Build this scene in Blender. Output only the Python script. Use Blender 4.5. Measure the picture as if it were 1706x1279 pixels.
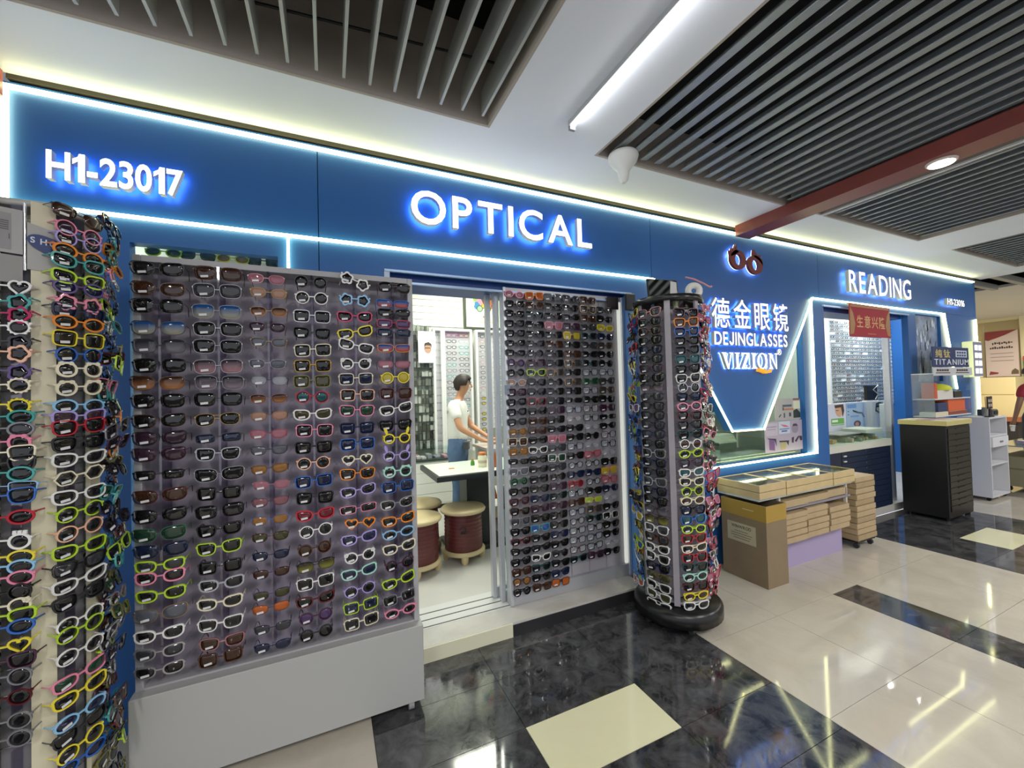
import bpy, bmesh, math, random
from mathutils import Vector, Matrix, Euler
for o in list(bpy.data.objects): bpy.data.objects.remove(o)
S = bpy.context.scene
COL = S.collection
random.seed(7)
PI = math.pi

# ---------------------------------------------------------------- camera
YAW, PIT, ROL, FPX = 1.14285891, 0.0216251, -0.0271836, 674.31
CAM = Vector((0.0, -2.35, 1.45))
_f = Vector((math.cos(YAW)*math.cos(PIT), math.sin(YAW)*math.cos(PIT), math.sin(PIT)))
_r0 = Vector((math.sin(YAW), -math.cos(YAW), 0)); _u0 = _r0.cross(_f)
_r = _r0*math.cos(ROL) + _u0*math.sin(ROL); _u = _r.cross(_f)
cd = bpy.data.cameras.new('camera'); cam = bpy.data.objects.new('camera', cd); COL.objects.link(cam)
cd.sensor_width = 36.0; cd.lens = 36.0*FPX/1706.0; cd.clip_start = 0.05; cd.clip_end = 100
cam.matrix_world = Matrix(((_r.x, _u.x, -_f.x, CAM.x), (_r.y, _u.y, -_f.y, CAM.y), (_r.z, _u.z, -_f.z, CAM.z), (0, 0, 0, 1)))
S.camera = cam

def height_at(X, Y, ypx):
    """height above the floor of a survey point read at picture row ypx, for a plumb line standing at X, Y"""
    z = 1.4
    for _ in range(6):
        q = Vector((X, Y, z)) - CAM; d = q.dot(_f); y = 639.5 - FPX*q.dot(_u)/d
        z += (y - ypx)*d/FPX
    return z

# ---------------------------------------------------------------- world, lights, exposure
W = bpy.data.worlds.new('world'); S.world = W; W.use_nodes = True
W.node_tree.nodes['Background'].inputs[0].default_value = (0.90, 0.92, 1.0, 1)
W.node_tree.nodes['Background'].inputs[1].default_value = 0.95
S.view_settings.view_transform = 'Standard'; S.view_settings.look = 'None'
S.view_settings.exposure = 0.0; S.view_settings.gamma = 1.0; S.view_settings.use_curve_mapping = False

def area(name, loc, sx, sy, power, color=(1, 1, 1), rot=(0, 0, 0)):
    l = bpy.data.lights.new(name, 'AREA'); l.shape = 'RECTANGLE'; l.size = sx; l.size_y = sy; l.energy = power; l.color = color
    o = bpy.data.objects.new(name, l); o.location = loc; o.rotation_euler = rot; COL.objects.link(o); return o
# unseen corridor lamps added for ambient fill (behind and beside the camera) and the two shops' own ceiling lamps
for i, (x, y, p) in enumerate([(-1.0, -3.6, 44), (1.0, -3.6, 48), (3.0, -3.3, 52), (5.4, -2.9, 55), (8.4, -1.9, 50), (12.5, 0.2, 120)]):
    area('corridor_fill_%d' % i, (x, y, 2.78), 0.12, 1.2, p, (1.0, 0.97, 0.93))
for i, (x, y, p) in enumerate([(-0.3, 1.3, 26), (1.3, 1.0, 34), (1.6, 2.2, 26), (3.2, 1.5, 20)]):
    area('shop_light_%d' % i, (x, y, 2.95), 0.6, 0.6, p, (0.97, 1.0, 0.86))
for i, (x, y, p) in enumerate([(5.4, 0.4, 22), (7.0, 0.35, 44)]):
    area('reading_light_%d' % i, (x, y, 2.72), 0.05, 0.7, p, (1.0, 1.0, 0.92))
area('window_fill', (3.3, 0.28, 2.25), 1.5, 0.06, 9, (0.97, 1.0, 0.86))  # added lamp without a visible fitting, brightens the inside of the pointed-panel window

# ---------------------------------------------------------------- materials
def lin(h):
    h = h.lstrip('#'); c = [int(h[i:i+2], 16)/255 for i in (0, 2, 4)]
    return tuple((v/12.92 if v <= 0.04045 else ((v+0.055)/1.055)**2.4) for v in c)
MC = {}
def M(hexc, rough=0.5, metal=0.0, emit=0.0, alpha=1.0, coat=0.0, noise=0.0, scale=20.0, ecol=None):
    key = (hexc, rough, metal, emit, alpha, coat, noise, scale, ecol)
    if key in MC: return MC[key]
    m = bpy.data.materials.new('m_%s_%d' % (hexc.lstrip('#'), len(MC))); m.use_nodes = True
    nt = m.node_tree; b = nt.nodes['Principled BSDF']; c = lin(hexc)
    b.inputs['Base Color'].default_value = (*c, 1); b.inputs['Roughness'].default_value = rough; b.inputs['Metallic'].default_value = metal
    b.inputs['Alpha'].default_value = alpha; b.inputs['Coat Weight'].default_value = coat
    if emit:
        b.inputs['Emission Color'].default_value = (*(lin(ecol) if ecol else c), 1); b.inputs['Emission Strength'].default_value = emit
    if noise:
        tc = nt.nodes.new('ShaderNodeTexCoord'); n = nt.nodes.new('ShaderNodeTexNoise'); n.inputs['Scale'].default_value = scale; n.inputs['Detail'].default_value = 4
        mr = nt.nodes.new('ShaderNodeMapRange'); mr.inputs[1].default_value = 0.3; mr.inputs[2].default_value = 0.7; mr.inputs[3].default_value = 1-noise; mr.inputs[4].default_value = 1+noise
        mx = nt.nodes.new('ShaderNodeMix'); mx.data_type = 'RGBA'; mx.blend_type = 'MULTIPLY'; mx.inputs[0].default_value = 1.0
        mx.inputs[6].default_value = (*c, 1)
        nt.links.new(tc.outputs['Object'], n.inputs['Vector']); nt.links.new(n.outputs[0], mr.inputs[0]); nt.links.new(mr.outputs[0], mx.inputs[7]); nt.links.new(mx.outputs[2], b.inputs['Base Color'])
    MC[key] = m; return m
def glass_mat(name, tint='#ffffff', fac=0.08, rough=0.03):
    if name in MC: return MC[name]
    m = bpy.data.materials.new(name); m.use_nodes = True; nt = m.node_tree; nt.nodes.clear()
    out = nt.nodes.new('ShaderNodeOutputMaterial'); mix = nt.nodes.new('ShaderNodeMixShader'); t = nt.nodes.new('ShaderNodeBsdfTransparent'); g = nt.nodes.new('ShaderNodeBsdfGlossy')
    t.inputs[0].default_value = (*lin(tint), 1); g.inputs['Roughness'].default_value = rough; mix.inputs[0].default_value = fac
    nt.links.new(t.outputs[0], mix.inputs[1]); nt.links.new(g.outputs[0], mix.inputs[2]); nt.links.new(mix.outputs[0], out.inputs[0]); MC[name] = m; return m
def gradient_lens(top, bottom, alpha):
    key = ('grad', top, bottom, alpha)
    if key in MC: return MC[key]
    m = M(top, 0.06, alpha=alpha).copy(); nt = m.node_tree; b = nt.nodes['Principled BSDF']
    tc = nt.nodes.new('ShaderNodeTexCoord'); sp = nt.nodes.new('ShaderNodeSeparateXYZ'); cr = nt.nodes.new('ShaderNodeValToRGB')
    cr.color_ramp.elements[0].color = (*lin(bottom), 1); cr.color_ramp.elements[1].color = (*lin(top), 1); cr.color_ramp.elements[0].position = 0.1; cr.color_ramp.elements[1].position = 0.8
    nt.links.new(tc.outputs['Generated'], sp.inputs[0]); nt.links.new(sp.outputs[2], cr.inputs[0]); nt.links.new(cr.outputs[0], b.inputs['Base Color'])
    MC[key] = m; return m
def stone(name, hexa, hexb, scale, rough, speck=0.0):
    m = bpy.data.materials.new(name); m.use_nodes = True; nt = m.node_tree; b = nt.nodes['Principled BSDF']
    tc = nt.nodes.new('ShaderNodeTexCoord'); oi = nt.nodes.new('ShaderNodeObjectInfo'); ad = nt.nodes.new('ShaderNodeVectorMath'); ad.operation = 'ADD'
    n = nt.nodes.new('ShaderNodeTexNoise'); n.inputs['Scale'].default_value = scale; n.inputs['Detail'].default_value = 9; n.inputs['Roughness'].default_value = 0.68; n.inputs['Distortion'].default_value = 0.7
    cr = nt.nodes.new('ShaderNodeValToRGB'); cr.color_ramp.elements[0].color = (*lin(hexa), 1); cr.color_ramp.elements[1].color = (*lin(hexb), 1)
    cr.color_ramp.elements[0].position = 0.35; cr.color_ramp.elements[1].position = 0.78
    nt.links.new(oi.outputs['Location'], ad.inputs[0]); nt.links.new(tc.outputs['Object'], ad.inputs[1]); nt.links.new(ad.outputs[0], n.inputs['Vector'])
    nt.links.new(n.outputs[0], cr.inputs[0]); nt.links.new(cr.outputs[0], b.inputs['Base Color'])
    b.inputs['Roughness'].default_value = rough; b.inputs['Specular IOR Level'].default_value = speck or 0.5
    mr = nt.nodes.new('ShaderNodeMapRange'); mr.inputs[1].default_value = 0.3; mr.inputs[2].default_value = 0.8; mr.inputs[3].default_value = rough*0.6; mr.inputs[4].default_value = rough*1.6
    nt.links.new(n.outputs[0], mr.inputs[0]); nt.links.new(mr.outputs[0], b.inputs['Roughness'])
    return m

# ---------------------------------------------------------------- mesh helper
class MB:
    def __init__(s): s.v = []; s.f = []; s.m = []; s.sm = []
    def add(s, vs, fs, m=0, smooth=False):
        k = len(s.v); s.v += [tuple(v) for v in vs]
        for f in fs: s.f.append([i+k for i in f]); s.m.append(m); s.sm.append(smooth)
        return s
    def box(s, x0, x1, y0, y1, z0, z1, m=0):
        return s.add([(x0,y0,z0),(x1,y0,z0),(x1,y1,z0),(x0,y1,z0),(x0,y0,z1),(x1,y0,z1),(x1,y1,z1),(x0,y1,z1)],
              [(0,3,2,1),(4,5,6,7),(0,1,5,4),(1,2,6,5),(2,3,7,6),(3,0,4,7)], m)
    def bbox(s, x0, x1, y0, y1, z0, z1, b=0.004, m=0):
        """box with chamfered vertical and top edges"""
        def ring(d, z): return [(x0+d,y0,z),(x1-d,y0,z),(x1,y0+d,z),(x1,y1-d,z),(x1-d,y1,z),(x0+d,y1,z),(x0,y1-d,z),(x0,y0+d,z)]
        a = ring(b, z0); c = ring(b, z1-b); cx, cy = (x0+x1)/2, (y0+y1)/2
        t = [(x+(b if x < cx else -b)*(0.9), y+(b if y < cy else -b)*0.9, z1) for x, y, z in c]
        vs = a+c+t; fs = [tuple(range(7, -1, -1)), tuple(range(16, 24))]
        for k in (0, 8):
            for i in range(8): j = (i+1) % 8; fs.append((k+i, k+j, k+8+j, k+8+i))
        return s.add(vs, fs, m)
    def prism(s, pts, y0, y1, m=0, axis='y'):
        """polygon pts (a, b) swept along an axis; 'y': (x,z), 'x': (y,z), 'z': (x,y)"""
        n = len(pts)
        def P(p, d): return {'y': (p[0], d, p[1]), 'x': (d, p[0], p[1]), 'z': (p[0], p[1], d)}[axis]
        vs = [P(p, y0) for p in pts] + [P(p, y1) for p in pts]
        fs = [tuple(range(n)), tuple(range(2*n-1, n-1, -1))] + [(i, n+i, n+(i+1) % n, (i+1) % n) for i in range(n)]
        return s.add(vs, fs, m)
    def tube(s, path, r, n=8, m=0, caps=True, squash=None):
        path = [Vector(p) for p in path]; k = len(path); R = r if isinstance(r, (list, tuple)) else [r]*k; vs = []; fs = []
        prev = None
        for i, p in enumerate(path):
            t = (path[min(i+1, k-1)] - path[max(i-1, 0)]).normalized()
            a = prev if prev is not None else (Vector((0, 0, 1)) if abs(t.z) < 0.9 else Vector((1, 0, 0)))
            a = (a - t*a.dot(t)).normalized(); prev = a; b = t.cross(a)
            for j in range(n):
                an = 2*PI*j/n; vs.append(p + a*(math.cos(an)*R[i]) + b*(math.sin(an)*R[i]*(squash or 1)))
        for i in range(k-1):
            for j in range(n): q = (j+1) % n; fs.append((i*n+j, i*n+q, (i+1)*n+q, (i+1)*n+j))
        s.add(vs, fs, m, n > 5)
        if caps: s.add(vs[:n], [tuple(range(n-1, -1, -1))], m); s.add(vs[-n:], [tuple(range(n))], m)
        return s
    def lathe(s, prof, c=(0, 0, 0), n=24, m=0, smooth=True):
        vs = []; fs = []; k = len(prof)
        for r, z in prof:
            for j in range(n): a = 2*PI*j/n; vs.append((c[0]+r*math.cos(a), c[1]+r*math.sin(a), c[2]+z))
        for i in range(k-1):
            for j in range(n): q = (j+1) % n; fs.append((i*n+j, i*n+q, (i+1)*n+q, (i+1)*n+j))
        s.add(vs, fs, m, smooth); s.add(vs[:n], [tuple(range(n-1, -1, -1))], m); s.add(vs[-n:], [tuple(range(n))], m); return s
    def ell(s, c, r, m=0, n=12, k=8):
        prof = [(math.sin(PI*i/k), -math.cos(PI*i/k)) for i in range(k+1)]; vs = []; fs = []
        for a, z in prof:
            for j in range(n): t = 2*PI*j/n; vs.append((c[0]+r[0]*a*math.cos(t), c[1]+r[1]*a*math.sin(t), c[2]+r[2]*z))
        for i in range(k):
            for j in range(n): q = (j+1) % n; fs.append((i*n+j, i*n+q, (i+1)*n+q, (i+1)*n+j))
        return s.add(vs, fs, m, True)
    def xform(s, mat):
        s.v = [tuple(mat @ Vector(v)) for v in s.v]; return s
    def mesh(s, name, mats, off=(0, 0, 0)):
        me = bpy.data.meshes.new(name); me.from_pydata([(v[0]-off[0], v[1]-off[1], v[2]-off[2]) for v in s.v], [], s.f)
        for m in (mats if isinstance(mats, (list, tuple)) else [mats]): me.materials.append(m)
        me.polygons.foreach_set('material_index', s.m); me.polygons.foreach_set('use_smooth', s.sm)
        me.validate(); me.update(); return me
    def build(s, name, mats, parent=None, local=False):
        if parent is not None:
            p = Vector((0, 0, 0)); q = parent
            while q is not None and not local: p = p + q.location; q = q.parent
            o = bpy.data.objects.new(name, s.mesh(name, mats, p)); o.parent = parent
        else:
            xs = [v[0] for v in s.v]; ys = [v[1] for v in s.v]; zs = [v[2] for v in s.v]
            p = Vector(((min(xs)+max(xs))/2, (min(ys)+max(ys))/2, min(zs)))
            o = bpy.data.objects.new(name, s.mesh(name, mats, p)); o.location = p
        COL.objects.link(o); return o

def tag(o, label=None, cat=None, group=None, kind=None):
    if label: o['label'] = label
    if cat: o['category'] = cat
    if group: o['group'] = group
    if kind: o['kind'] = kind
    return o
def thing(name, label, cat, loc=(0, 0, 0), group=None, kind=None, rot=0.0):
    o = bpy.data.objects.new(name, None); o.empty_display_size = 0.05; o.location = loc; o.rotation_euler = (0, 0, rot); COL.objects.link(o)
    return tag(o, label, cat, group, kind)
def setting(name, label, loc=(0, 0, 0)): return thing(name, label, None, loc, kind='structure')

_ord1 = ['', 'first', 'second', 'third', 'fourth', 'fifth', 'sixth', 'seventh', 'eighth', 'ninth', 'tenth', 'eleventh', 'twelfth', 'thirteenth', 'fourteenth', 'fifteenth', 'sixteenth', 'seventeenth', 'eighteenth', 'nineteenth']
def ordinal(n):
    if n < 20: return _ord1[n]
    t = {2: 'twent', 3: 'thirt'}[n//10]
    return t+'ieth' if n % 10 == 0 else t+'y-'+_ord1[n % 10]

def glyph(ch, offset=0.0, extrude=0.1):
    if ch == '1':   # upright with a slanting flag
        o = offset; P = [(.20-o, 0-o), (.335+o, 0-o), (.335+o, .69+o), (.225-o, .69+o), (.19-o, .63), (.05-o, .565), (.05-o, .45-o), (.20-o, .515)]; n = len(P)
        return [Vector((x, y, -extrude)) for x, y in P]+[Vector((x, y, extrude)) for x, y in P], [tuple(range(n-1, -1, -1)), tuple(range(n, 2*n))]+[(k, (k+1) % n, n+(k+1) % n, n+k) for k in range(n)]
    if ch == 'J':
        o = offset; P = [(.46+o, .69+o), (.36-o, .69+o), (.36-o, .2)]+[(.26+(.1-o)*math.cos(-PI*k/8), .2+(.1-o)*math.sin(-PI*k/8)) for k in range(1, 9)]+[(.26-(.2+o)*math.cos(PI*k/10), .2-(.2+o)*math.sin(PI*k/10)) for k in range(0, 11)]; n = len(P)
        return [Vector((x, y, -extrude)) for x, y in P]+[Vector((x, y, extrude)) for x, y in P], [tuple(range(n-1, -1, -1)), tuple(range(n, 2*n))]+[(k, (k+1) % n, n+(k+1) % n, n+k) for k in range(n)]
    c = bpy.data.curves.new('glyph', 'FONT'); c.body = ch; c.extrude = extrude; c.offset = offset; c.resolution_u = 4
    o = bpy.data.objects.new('glyph', c); COL.objects.link(o); bpy.context.view_layer.update()
    me = bpy.data.meshes.new_from_object(o.evaluated_get(bpy.context.evaluated_depsgraph_get()))
    vs = [v.co.copy() for v in me.vertices]; fs = [tuple(p.vertices) for p in me.polygons]
    bpy.data.objects.remove(o); bpy.data.curves.remove(c); bpy.data.meshes.remove(me)
    return vs, fs
def write(text, x0, x1, z0, z1, yf, yb, parent, mats, name='letter', offset=0.0, gap=0.12, axis='y', split=True):
    """text as solid letters filling x0..x1, z0..z1 between depths yf (front) and yb (back); mats = front, side, back"""
    L = []; x = 0.0; zmin = 9; zmax = -9
    for ch in text:
        if ch == ' ': x += 0.35; continue
        vs, fs = glyph(ch, offset); a = min(v.x for v in vs); b = max(v.x for v in vs)
        L.append((vs, fs, x-a)); x += b-a+gap
        zmin = min(zmin, min(v.y for v in vs)); zmax = max(zmax, max(v.y for v in vs))
    tot = x-gap; sx = (x1-x0)/tot; sz = (z1-z0)/(zmax-zmin); out = []; allb = MB()
    for vs, fs, dx in L:
        b = MB() if split else allb; P = []
        for v in vs:
            X = x0+(v.x+dx)*sx; Z = z0+(v.y-zmin)*sz; Y = yb if v.z < 0 else yf
            P.append({'y': (X, Y, Z), 'x': (Y, X, Z), 'z': (X, Z, Y)}[axis])
        k = len(b.v); b.v += P
        for f in fs:
            zz = [vs[i].z for i in f]
            mi = 0 if min(zz) > 0 else (2 if max(zz) < 0 else 1)
            b.f.append([i+k for i in f]); b.m.append(min(mi, len(mats)-1)); b.sm.append(False)
        if split: out.append(b.build(name, mats, parent))
    if not split: out.append(allb.build(name, mats, parent))
    return out
# ================================================================ SETTING
WALLBLUE = M('#235fa4', 0.42, noise=0.03, scale=3.0)
WHITE = M('#e9e9e6', 0.5); CEIL = M('#f0f5ff', 0.65, noise=0.02, scale=2.0)
ALU = M('#c9ccd2', 0.32, 0.6); CHROME = M('#d8d8d8', 0.12, 1.0); BLACK = M('#0c0c0d', 0.4); DARK = M('#1a1b1d', 0.5)
GLASS = glass_mat('clear_glass', '#f4fbf8', 0.07)
# --- floor of separate stone tiles
TW = stone('white_stone', '#b8b1a3', '#c9c2b4', 3.0, 0.055); TD = stone('dark_granite', '#202123', '#606063', 9.0, 0.07, 0.9); TC = stone('cream_stone', '#dcd9b4', '#e2dfbe', 2.0, 0.06)
fl = setting('floor', 'polished mall floor of white, cream and dark grey stone tiles')
MB().box(-4, 30, -7, 0.06, -0.06, -0.0125).build('floor_base', M('#3a3733', 0.6), fl)
_tm = {}
def tile(x0, x1, y0, y1, m):
    w, d = round(x1-x0, 3), round(y1-y0, 3); key = (w, d, m.name)
    if key not in _tm: _tm[key] = MB().box(-w/2+.0012, w/2-.0012, -d/2+.0012, d/2-.0012, -0.012, 0.0).mesh('tile', m)
    o = bpy.data.objects.new('tile', _tm[key]); o.location = ((x0+x1)/2, (y0+y1)/2, 0); o.parent = fl; COL.objects.link(o)
wr = [0.05, -0.68, -1.28, -1.88, -2.48, -3.08, -3.68]; dr = [0.05, -0.415, -0.735, -1.03, -1.33, -1.63, -1.93, -2.23, -2.53, -2.83, -3.13, -3.43]
for k in range(-1, 3):
    o = 0.157 + 4.52*k
    dd = dr if k != 1 else [0.05, -.31, -.62, -.94, -1.25, -1.56, -1.87, -2.18, -2.49, -2.8]
    for i in range(len(dd)-1):
        for j in range(3):
            if k >= 0: tile(o+.6*j, o+.6*(j+1), dd[i+1], dd[i], TC if (j == 1 and i % 4 == 2) else TD)
    for i in range(len(wr)-1):
        if k >= 0 or i < 6:
            tile(o+1.80, o+2.40, wr[i+1], wr[i], TW); tile(o+2.40, o+2.995, wr[i+1], wr[i], TW)
            tile(o+2.995, o+3.295, wr[i+1], wr[i], TD if i else TW)
            tile(o+3.295, o+3.91, wr[i+1], wr[i], TW); tile(o+3.91, o+4.52, wr[i+1], wr[i], TW)
MB().box(7.93, 30, -0.08, 6, -0.02, 0.0).build('floor_area', M('#cbbf98', 0.12, noise=0.05, scale=1.0), fl)
# --- shop floor, raised threshold
si = setting('trim_1', 'raised white stone threshold with sliding door grooves at the shop entrance')
MB().box(0.10, 2.0, -0.115, 0.06, -0.01, 0.08).build('sill_slab', stone('sill_stone', '#b9b6b0', '#cfccc6', 3, 0.18), si)
MB().box(0.36, 0.98, -0.122, -0.1155, -0.01, 0.079).build('riser_face', M('#dedcc0', 0.15), si)  # cream left part of the riser, dark part to its right
MB().box(0.98, 2.0, -0.122, -0.1155, -0.01, 0.068).build('riser_face', M('#2c2c2e', 0.15), si)
b = MB().box(0.3, 2.0, 0.06, 0.30, 0.0, 0.082)
b.build('track_bed', M('#cdcdca', 0.4), si)
for y in (0.075, 0.15, 0.225): MB().box(0.32, 2.0, y-.004, y+.004, 0.080, 0.0835).build('groove', M('#4c4c4c', 0.5), si)
sf = setting('floor_shop', 'pale grey floor inside the optical shop')
MB().box(-1.19, 9.0, 0.06, 3.0, 0.0, 0.08).build('floor_slab', M('#c9c6c0', 0.25, noise=0.04, scale=3), sf)
sf.name = 'floor_2'
# --- ceiling with openings
ZC = 2.83
ce = setting('ceiling', 'white corridor ceiling with grey slatted openings')
for x0, x1, y0, y1 in [(-4, 8.2, -0.43, 0.0), (-4, -0.845-1.2, -7, -0.43), (0.785, 1.45, -7, -0.43), (3.70, 3.72, -7, -0.43), (5.30, 6.01, -7, -0.43), (7.75, 8.2, -7, -0.43), (-4, 8.2, -7, -4.2)]:
    MB().box(x0, x1, y0, y1, ZC, ZC+.05).build('ceiling_panel', CEIL, ce)
MB().box(-1.19, 8.0, 0.0, 0.06, ZC-.02, ZC+.1).build('ceiling_gap', M('#4a463c', 0.8), ce)
REC = M('#b3aaa0', 0.75, noise=0.06, scale=6)
def opening(x0, x1, y0, y1, h=0.42, dark='#15110f'):
    b = MB(); b.box(x0-.002, x0+.012, y0, y1-.012, ZC-.001, ZC+h); b.box(x1-.012, x1+.002, y0, y1-.012, ZC-.001, ZC+h); b.box(x0-.002, x1+.002, y1-.012, y1+.002, ZC-.001, ZC+h); b.box(x0+.012, x1-.012, y0-.002, y0+.012, ZC-.001, ZC+h)
    b.build('recess_side', REC, ce); MB().box(x0-.02, x1+.02, y0, y1, ZC+h, ZC+h+.02).build('recess_top', M(dark, 0.9), ce)
opening(-2.045, 0.785, -4.2, -0.43, 0.5); opening(1.45, 3.68, -4.2, -0.43, 0.3, '#202224'); opening(3.72, 5.30, -4.2, -0.43, 0.3, '#202224'); opening(6.01, 7.75, -4.2, -0.43, 0.3, '#202224')
FIN = M('#b9bbb8', 0.45, 0.3); SLAT = M('#9aa0a4', 0.4, 0.35, noise=0.08, scale=30)
fm = MB().box(-.006, .006, -1.85, 1.85, 0.0, 0.13).mesh('fin', FIN)
for i in range(26):
    o = bpy.data.objects.new('fin', fm); o.location = (0.731-0.1075*i, -0.46-1.87, ZC+.012); o.parent = ce; COL.objects.link(o)
sm = MB().prism([(-.032, .0), (.020, .0), (.032, .012), (.032, .05), (.028, .05), (.028, .014), (.018, .005), (-.032, .005)], -1.85, 1.85).mesh('slat', SLAT)
for x0, n, st in ((1.56, 20, 0.1085), (3.80, 14, 0.1085), (6.09, 15, 0.1085)):
    for i in range(n):
        o = bpy.data.objects.new('slat', sm); o.location = (x0+st*i, -0.475-1.86, ZC+.012); o.rotation_euler = (0, -0.18, 0); o.parent = ce; COL.objects.link(o)
# pipes and brackets in the dark ceiling void
for y in (-0.9, -1.55): MB().tube([(-2.0, y, ZC+.27), (0.77, y-.05, ZC+.27)], 0.035, 10).build('pipe', M('#4a241c', 0.6), ce)
MB().tube([(-2.0, -0.50, ZC+.19), (-0.6, -0.53, ZC+.15), (0.75, -0.6, ZC+.2)], 0.006, 6).build('cable', BLACK, ce)
for i in range(8): MB().prism([(-.04, 0), (.04, 0), (.02, .09), (-.02, .09)], -1.2, -1.17).xform(Matrix.Translation((0.62-0.215*i, 0.2, ZC+.14))).build('hanger', M('#30302e', 0.6), ce)
# red beam
bm_ = setting('trim_2', 'dark red ceiling beam running out from the blue shop front')
MB().bbox(3.205, 3.385, -5, -0.02, 2.74, 2.835, 0.006).build('beam_body', M('#84403a', 0.35, noise=0.06, scale=8), bm_)
b2 = setting('trim_3', 'pinkish red ceiling beam end at the far left corner of the shop front')
MB().bbox(-1.42, -1.18, -0.30, -0.03, 2.71, 2.82, 0.006).build('beam_body', M('#b5645a', 0.45), b2)
# far ceiling beyond the shop
fc = setting('ceiling_far', 'dark slatted ceiling beyond the end of the shop'); fc.name = 'ceiling_2'
MB().box(8.2, 30, -6, 8, 3.12, 3.15).build('recess_top', M('#1d2321', 0.9), fc)
MB().box(9.9, 30, -6, 8, 2.93, 2.97).build('ceiling_panel', M('#d8d4cc', 0.6), fc)
for i in range(16): MB().box(8.22, 9.9, -3.0+.33*i, -2.93+.33*i, 2.90, 2.98).build('slat', M('#a9aba4', 0.5), fc)

# --- blue shop front
wf = setting('wall_front', 'blue panelled shop front of the optical shop')
H = 2.795
def panel(pts, y0=0.0, y1=0.06, m=None): return MB().prism(pts, y0, y1).build('wall_panel', m or WALLBLUE, wf)
def rect(x0, x1, z0, z1, y0=0.0, y1=0.06): return panel([(x0, z0), (x1, z0), (x1, z1), (x0, z1)], y0, y1)
g = .002
for a, c in [(-1.20, -.03), (-.03, 2.27), (2.27, 4.42), (4.42, 7.93)]: rect(a+g, c-g, 2.30, H)
rect(-1.20, -.80, 0, 2.298); rect(-.80, -.22, 2.175, 2.298); rect(-.80, -.22, 0, .80); rect(-.22, -.032, 0, 2.298); rect(-.028, .317, 0, 2.298)
rect(.317, 2.04, 2.165, 2.298); rect(2.04, 2.27, 0, 2.298); rect(2.27, 4.255, 0, .80); rect(2.27, 2.33, .80, 2.298)
panel([(2.25, 2.298), (3.067, 1.078), (3.47, 1.073), (4.27, 2.298)], -0.014, 0.05)
panel([(4.13, .80), (4.49, .80), (4.49, 2.298), (4.27, 2.298), (4.13, 2.085)])
rect(4.255, 4.49, 0, .80); rect(4.49, 6.15, 2.236, 2.298); rect(6.15, 6.33, 0, 2.298); rect(6.33, 6.95, 0, 1.45); rect(6.33, 6.95, 2.25, 2.298)
panel([(6.95, 0), (7.93, 0), (7.93, 2.298), (6.95, 2.298)])
MB().box(7.93, 7.99, 0, 3, 0, H).build('wall_panel', WALLBLUE, wf)
for x in (-.03, 2.27, 4.42): MB().box(x-.02, x+.02, .0605, .07, 2.30 if x > 0 else 0.0, H).build('joint_back', M('#16304f', .6), wf)
MB().box(-2.6, -1.202, 0.0, 0.06, 0, H).build('wall_panel', WALLBLUE, wf)
# door header and rails
MB().box(.317, 2.06, 0.062, 0.34, 2.12, 2.28).build('header_box', M('#123f83', 0.4), wf)
for z, y in ((2.165, -0.012), (2.118, 0.05)): MB().box(.30, 2.06, y, y+.02, z-.012, z).build('header_rail', M('#a9c2e4', 0.3, 0.4), wf)
MB().box(.30, .33, -0.004, .34, .08, 2.165).build('door_jamb', M('#c4d3ea', 0.35), wf)
MB().box(2.035, 2.075, -0.012, .34, .08, 2.15).build('door_jamb', M('#6aa0e0', 0.35), wf)
MB().box(4.49, 6.15, 0.062, 0.30, 2.19, 2.26).build('header_box', M('#123f83', 0.4), wf)
MB().box(4.47, 6.16, -0.012, 0.012, 2.222, 2.236).build('header_rail', M('#a9c2e4', 0.3, 0.4), wf)
# --- interior shell
wb = setting('wall_back', 'white slatwall at the back of the optical shop')
ztop = 3.0
MB().box(-1.19, 4.4, 2.96, 3.0, 0.08, ztop).build('wall_face', M('#e3e6dc', 0.5), wb)
for i in range(7): MB().box(-0.6, 1.70, 2.94, 2.96, 2.36+.088*i, 2.36+.088*i+.082).build('slat_board', M('#e9ecdf', 0.45), wb)
wl = setting('wall_left', 'inner left wall of the optical shop'); MB().box(-1.25, -1.19, 0.06, 3.0, 0.0, ztop).build('wall_face', WHITE, wl)
wp = setting('wall_partition', 'partition between the optical shop and the reading glasses shop'); MB().box(4.30, 4.36, 0.06, 3.0, 0.0, ztop).build('wall_face', WHITE, wp)
wr_ = setting('wall_right', 'back wall of the reading glasses shop'); MB().box(4.36, 7.93, .93, .97, 0.0, ztop).build('wall_face', M('#dfe2d6', 0.5), wr_)
c2 = setting('ceiling_shop', 'white ceiling inside the shops'); c2.name = 'ceiling_3'; MB().box(-1.19, 7.93, 0.08, 3.0, ztop, ztop+.04).build('ceiling_panel', WHITE, c2)
for n, (x0, x1, z0, z1, lab) in enumerate([(-.80, -.22, .80, 2.175, 'shop window above the grey sunglasses board'), (2.33, 4.13, .80, 2.298, 'shop window around the blue pointed sign panel')], 1):
    w = setting('window_%d' % n, lab); MB().box(x0, x1, 0.052, 0.057, z0, z1).build('pane', GLASS, w)
w = setting('window_3', 'narrow window with a grey picture at the far end of the shop front')
MB().box(6.33, 6.95, 0.03, 0.035, 1.45, 2.25).build('pane', M('#93a3c0', 0.25, noise=0.3, scale=9), w)
rnd = random.Random(3)
b = MB()
for i in range(34):
    x = 6.38+rnd.random()*.5; z = 1.5+rnd.random()*.62; s_ = .03+rnd.random()*.06
    b.prism([(x, z), (x+s_*.35, z+s_*.2), (x+s_*.2, z+s_*1.9), (x-.01, z+s_)], 0.026, 0.029, rnd.choice([0, 1, 1, 2]))
b.build('print', [M('#46587c', .4), M('#dfe9f6', .4), M('#7d879a', .4)], w)
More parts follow.
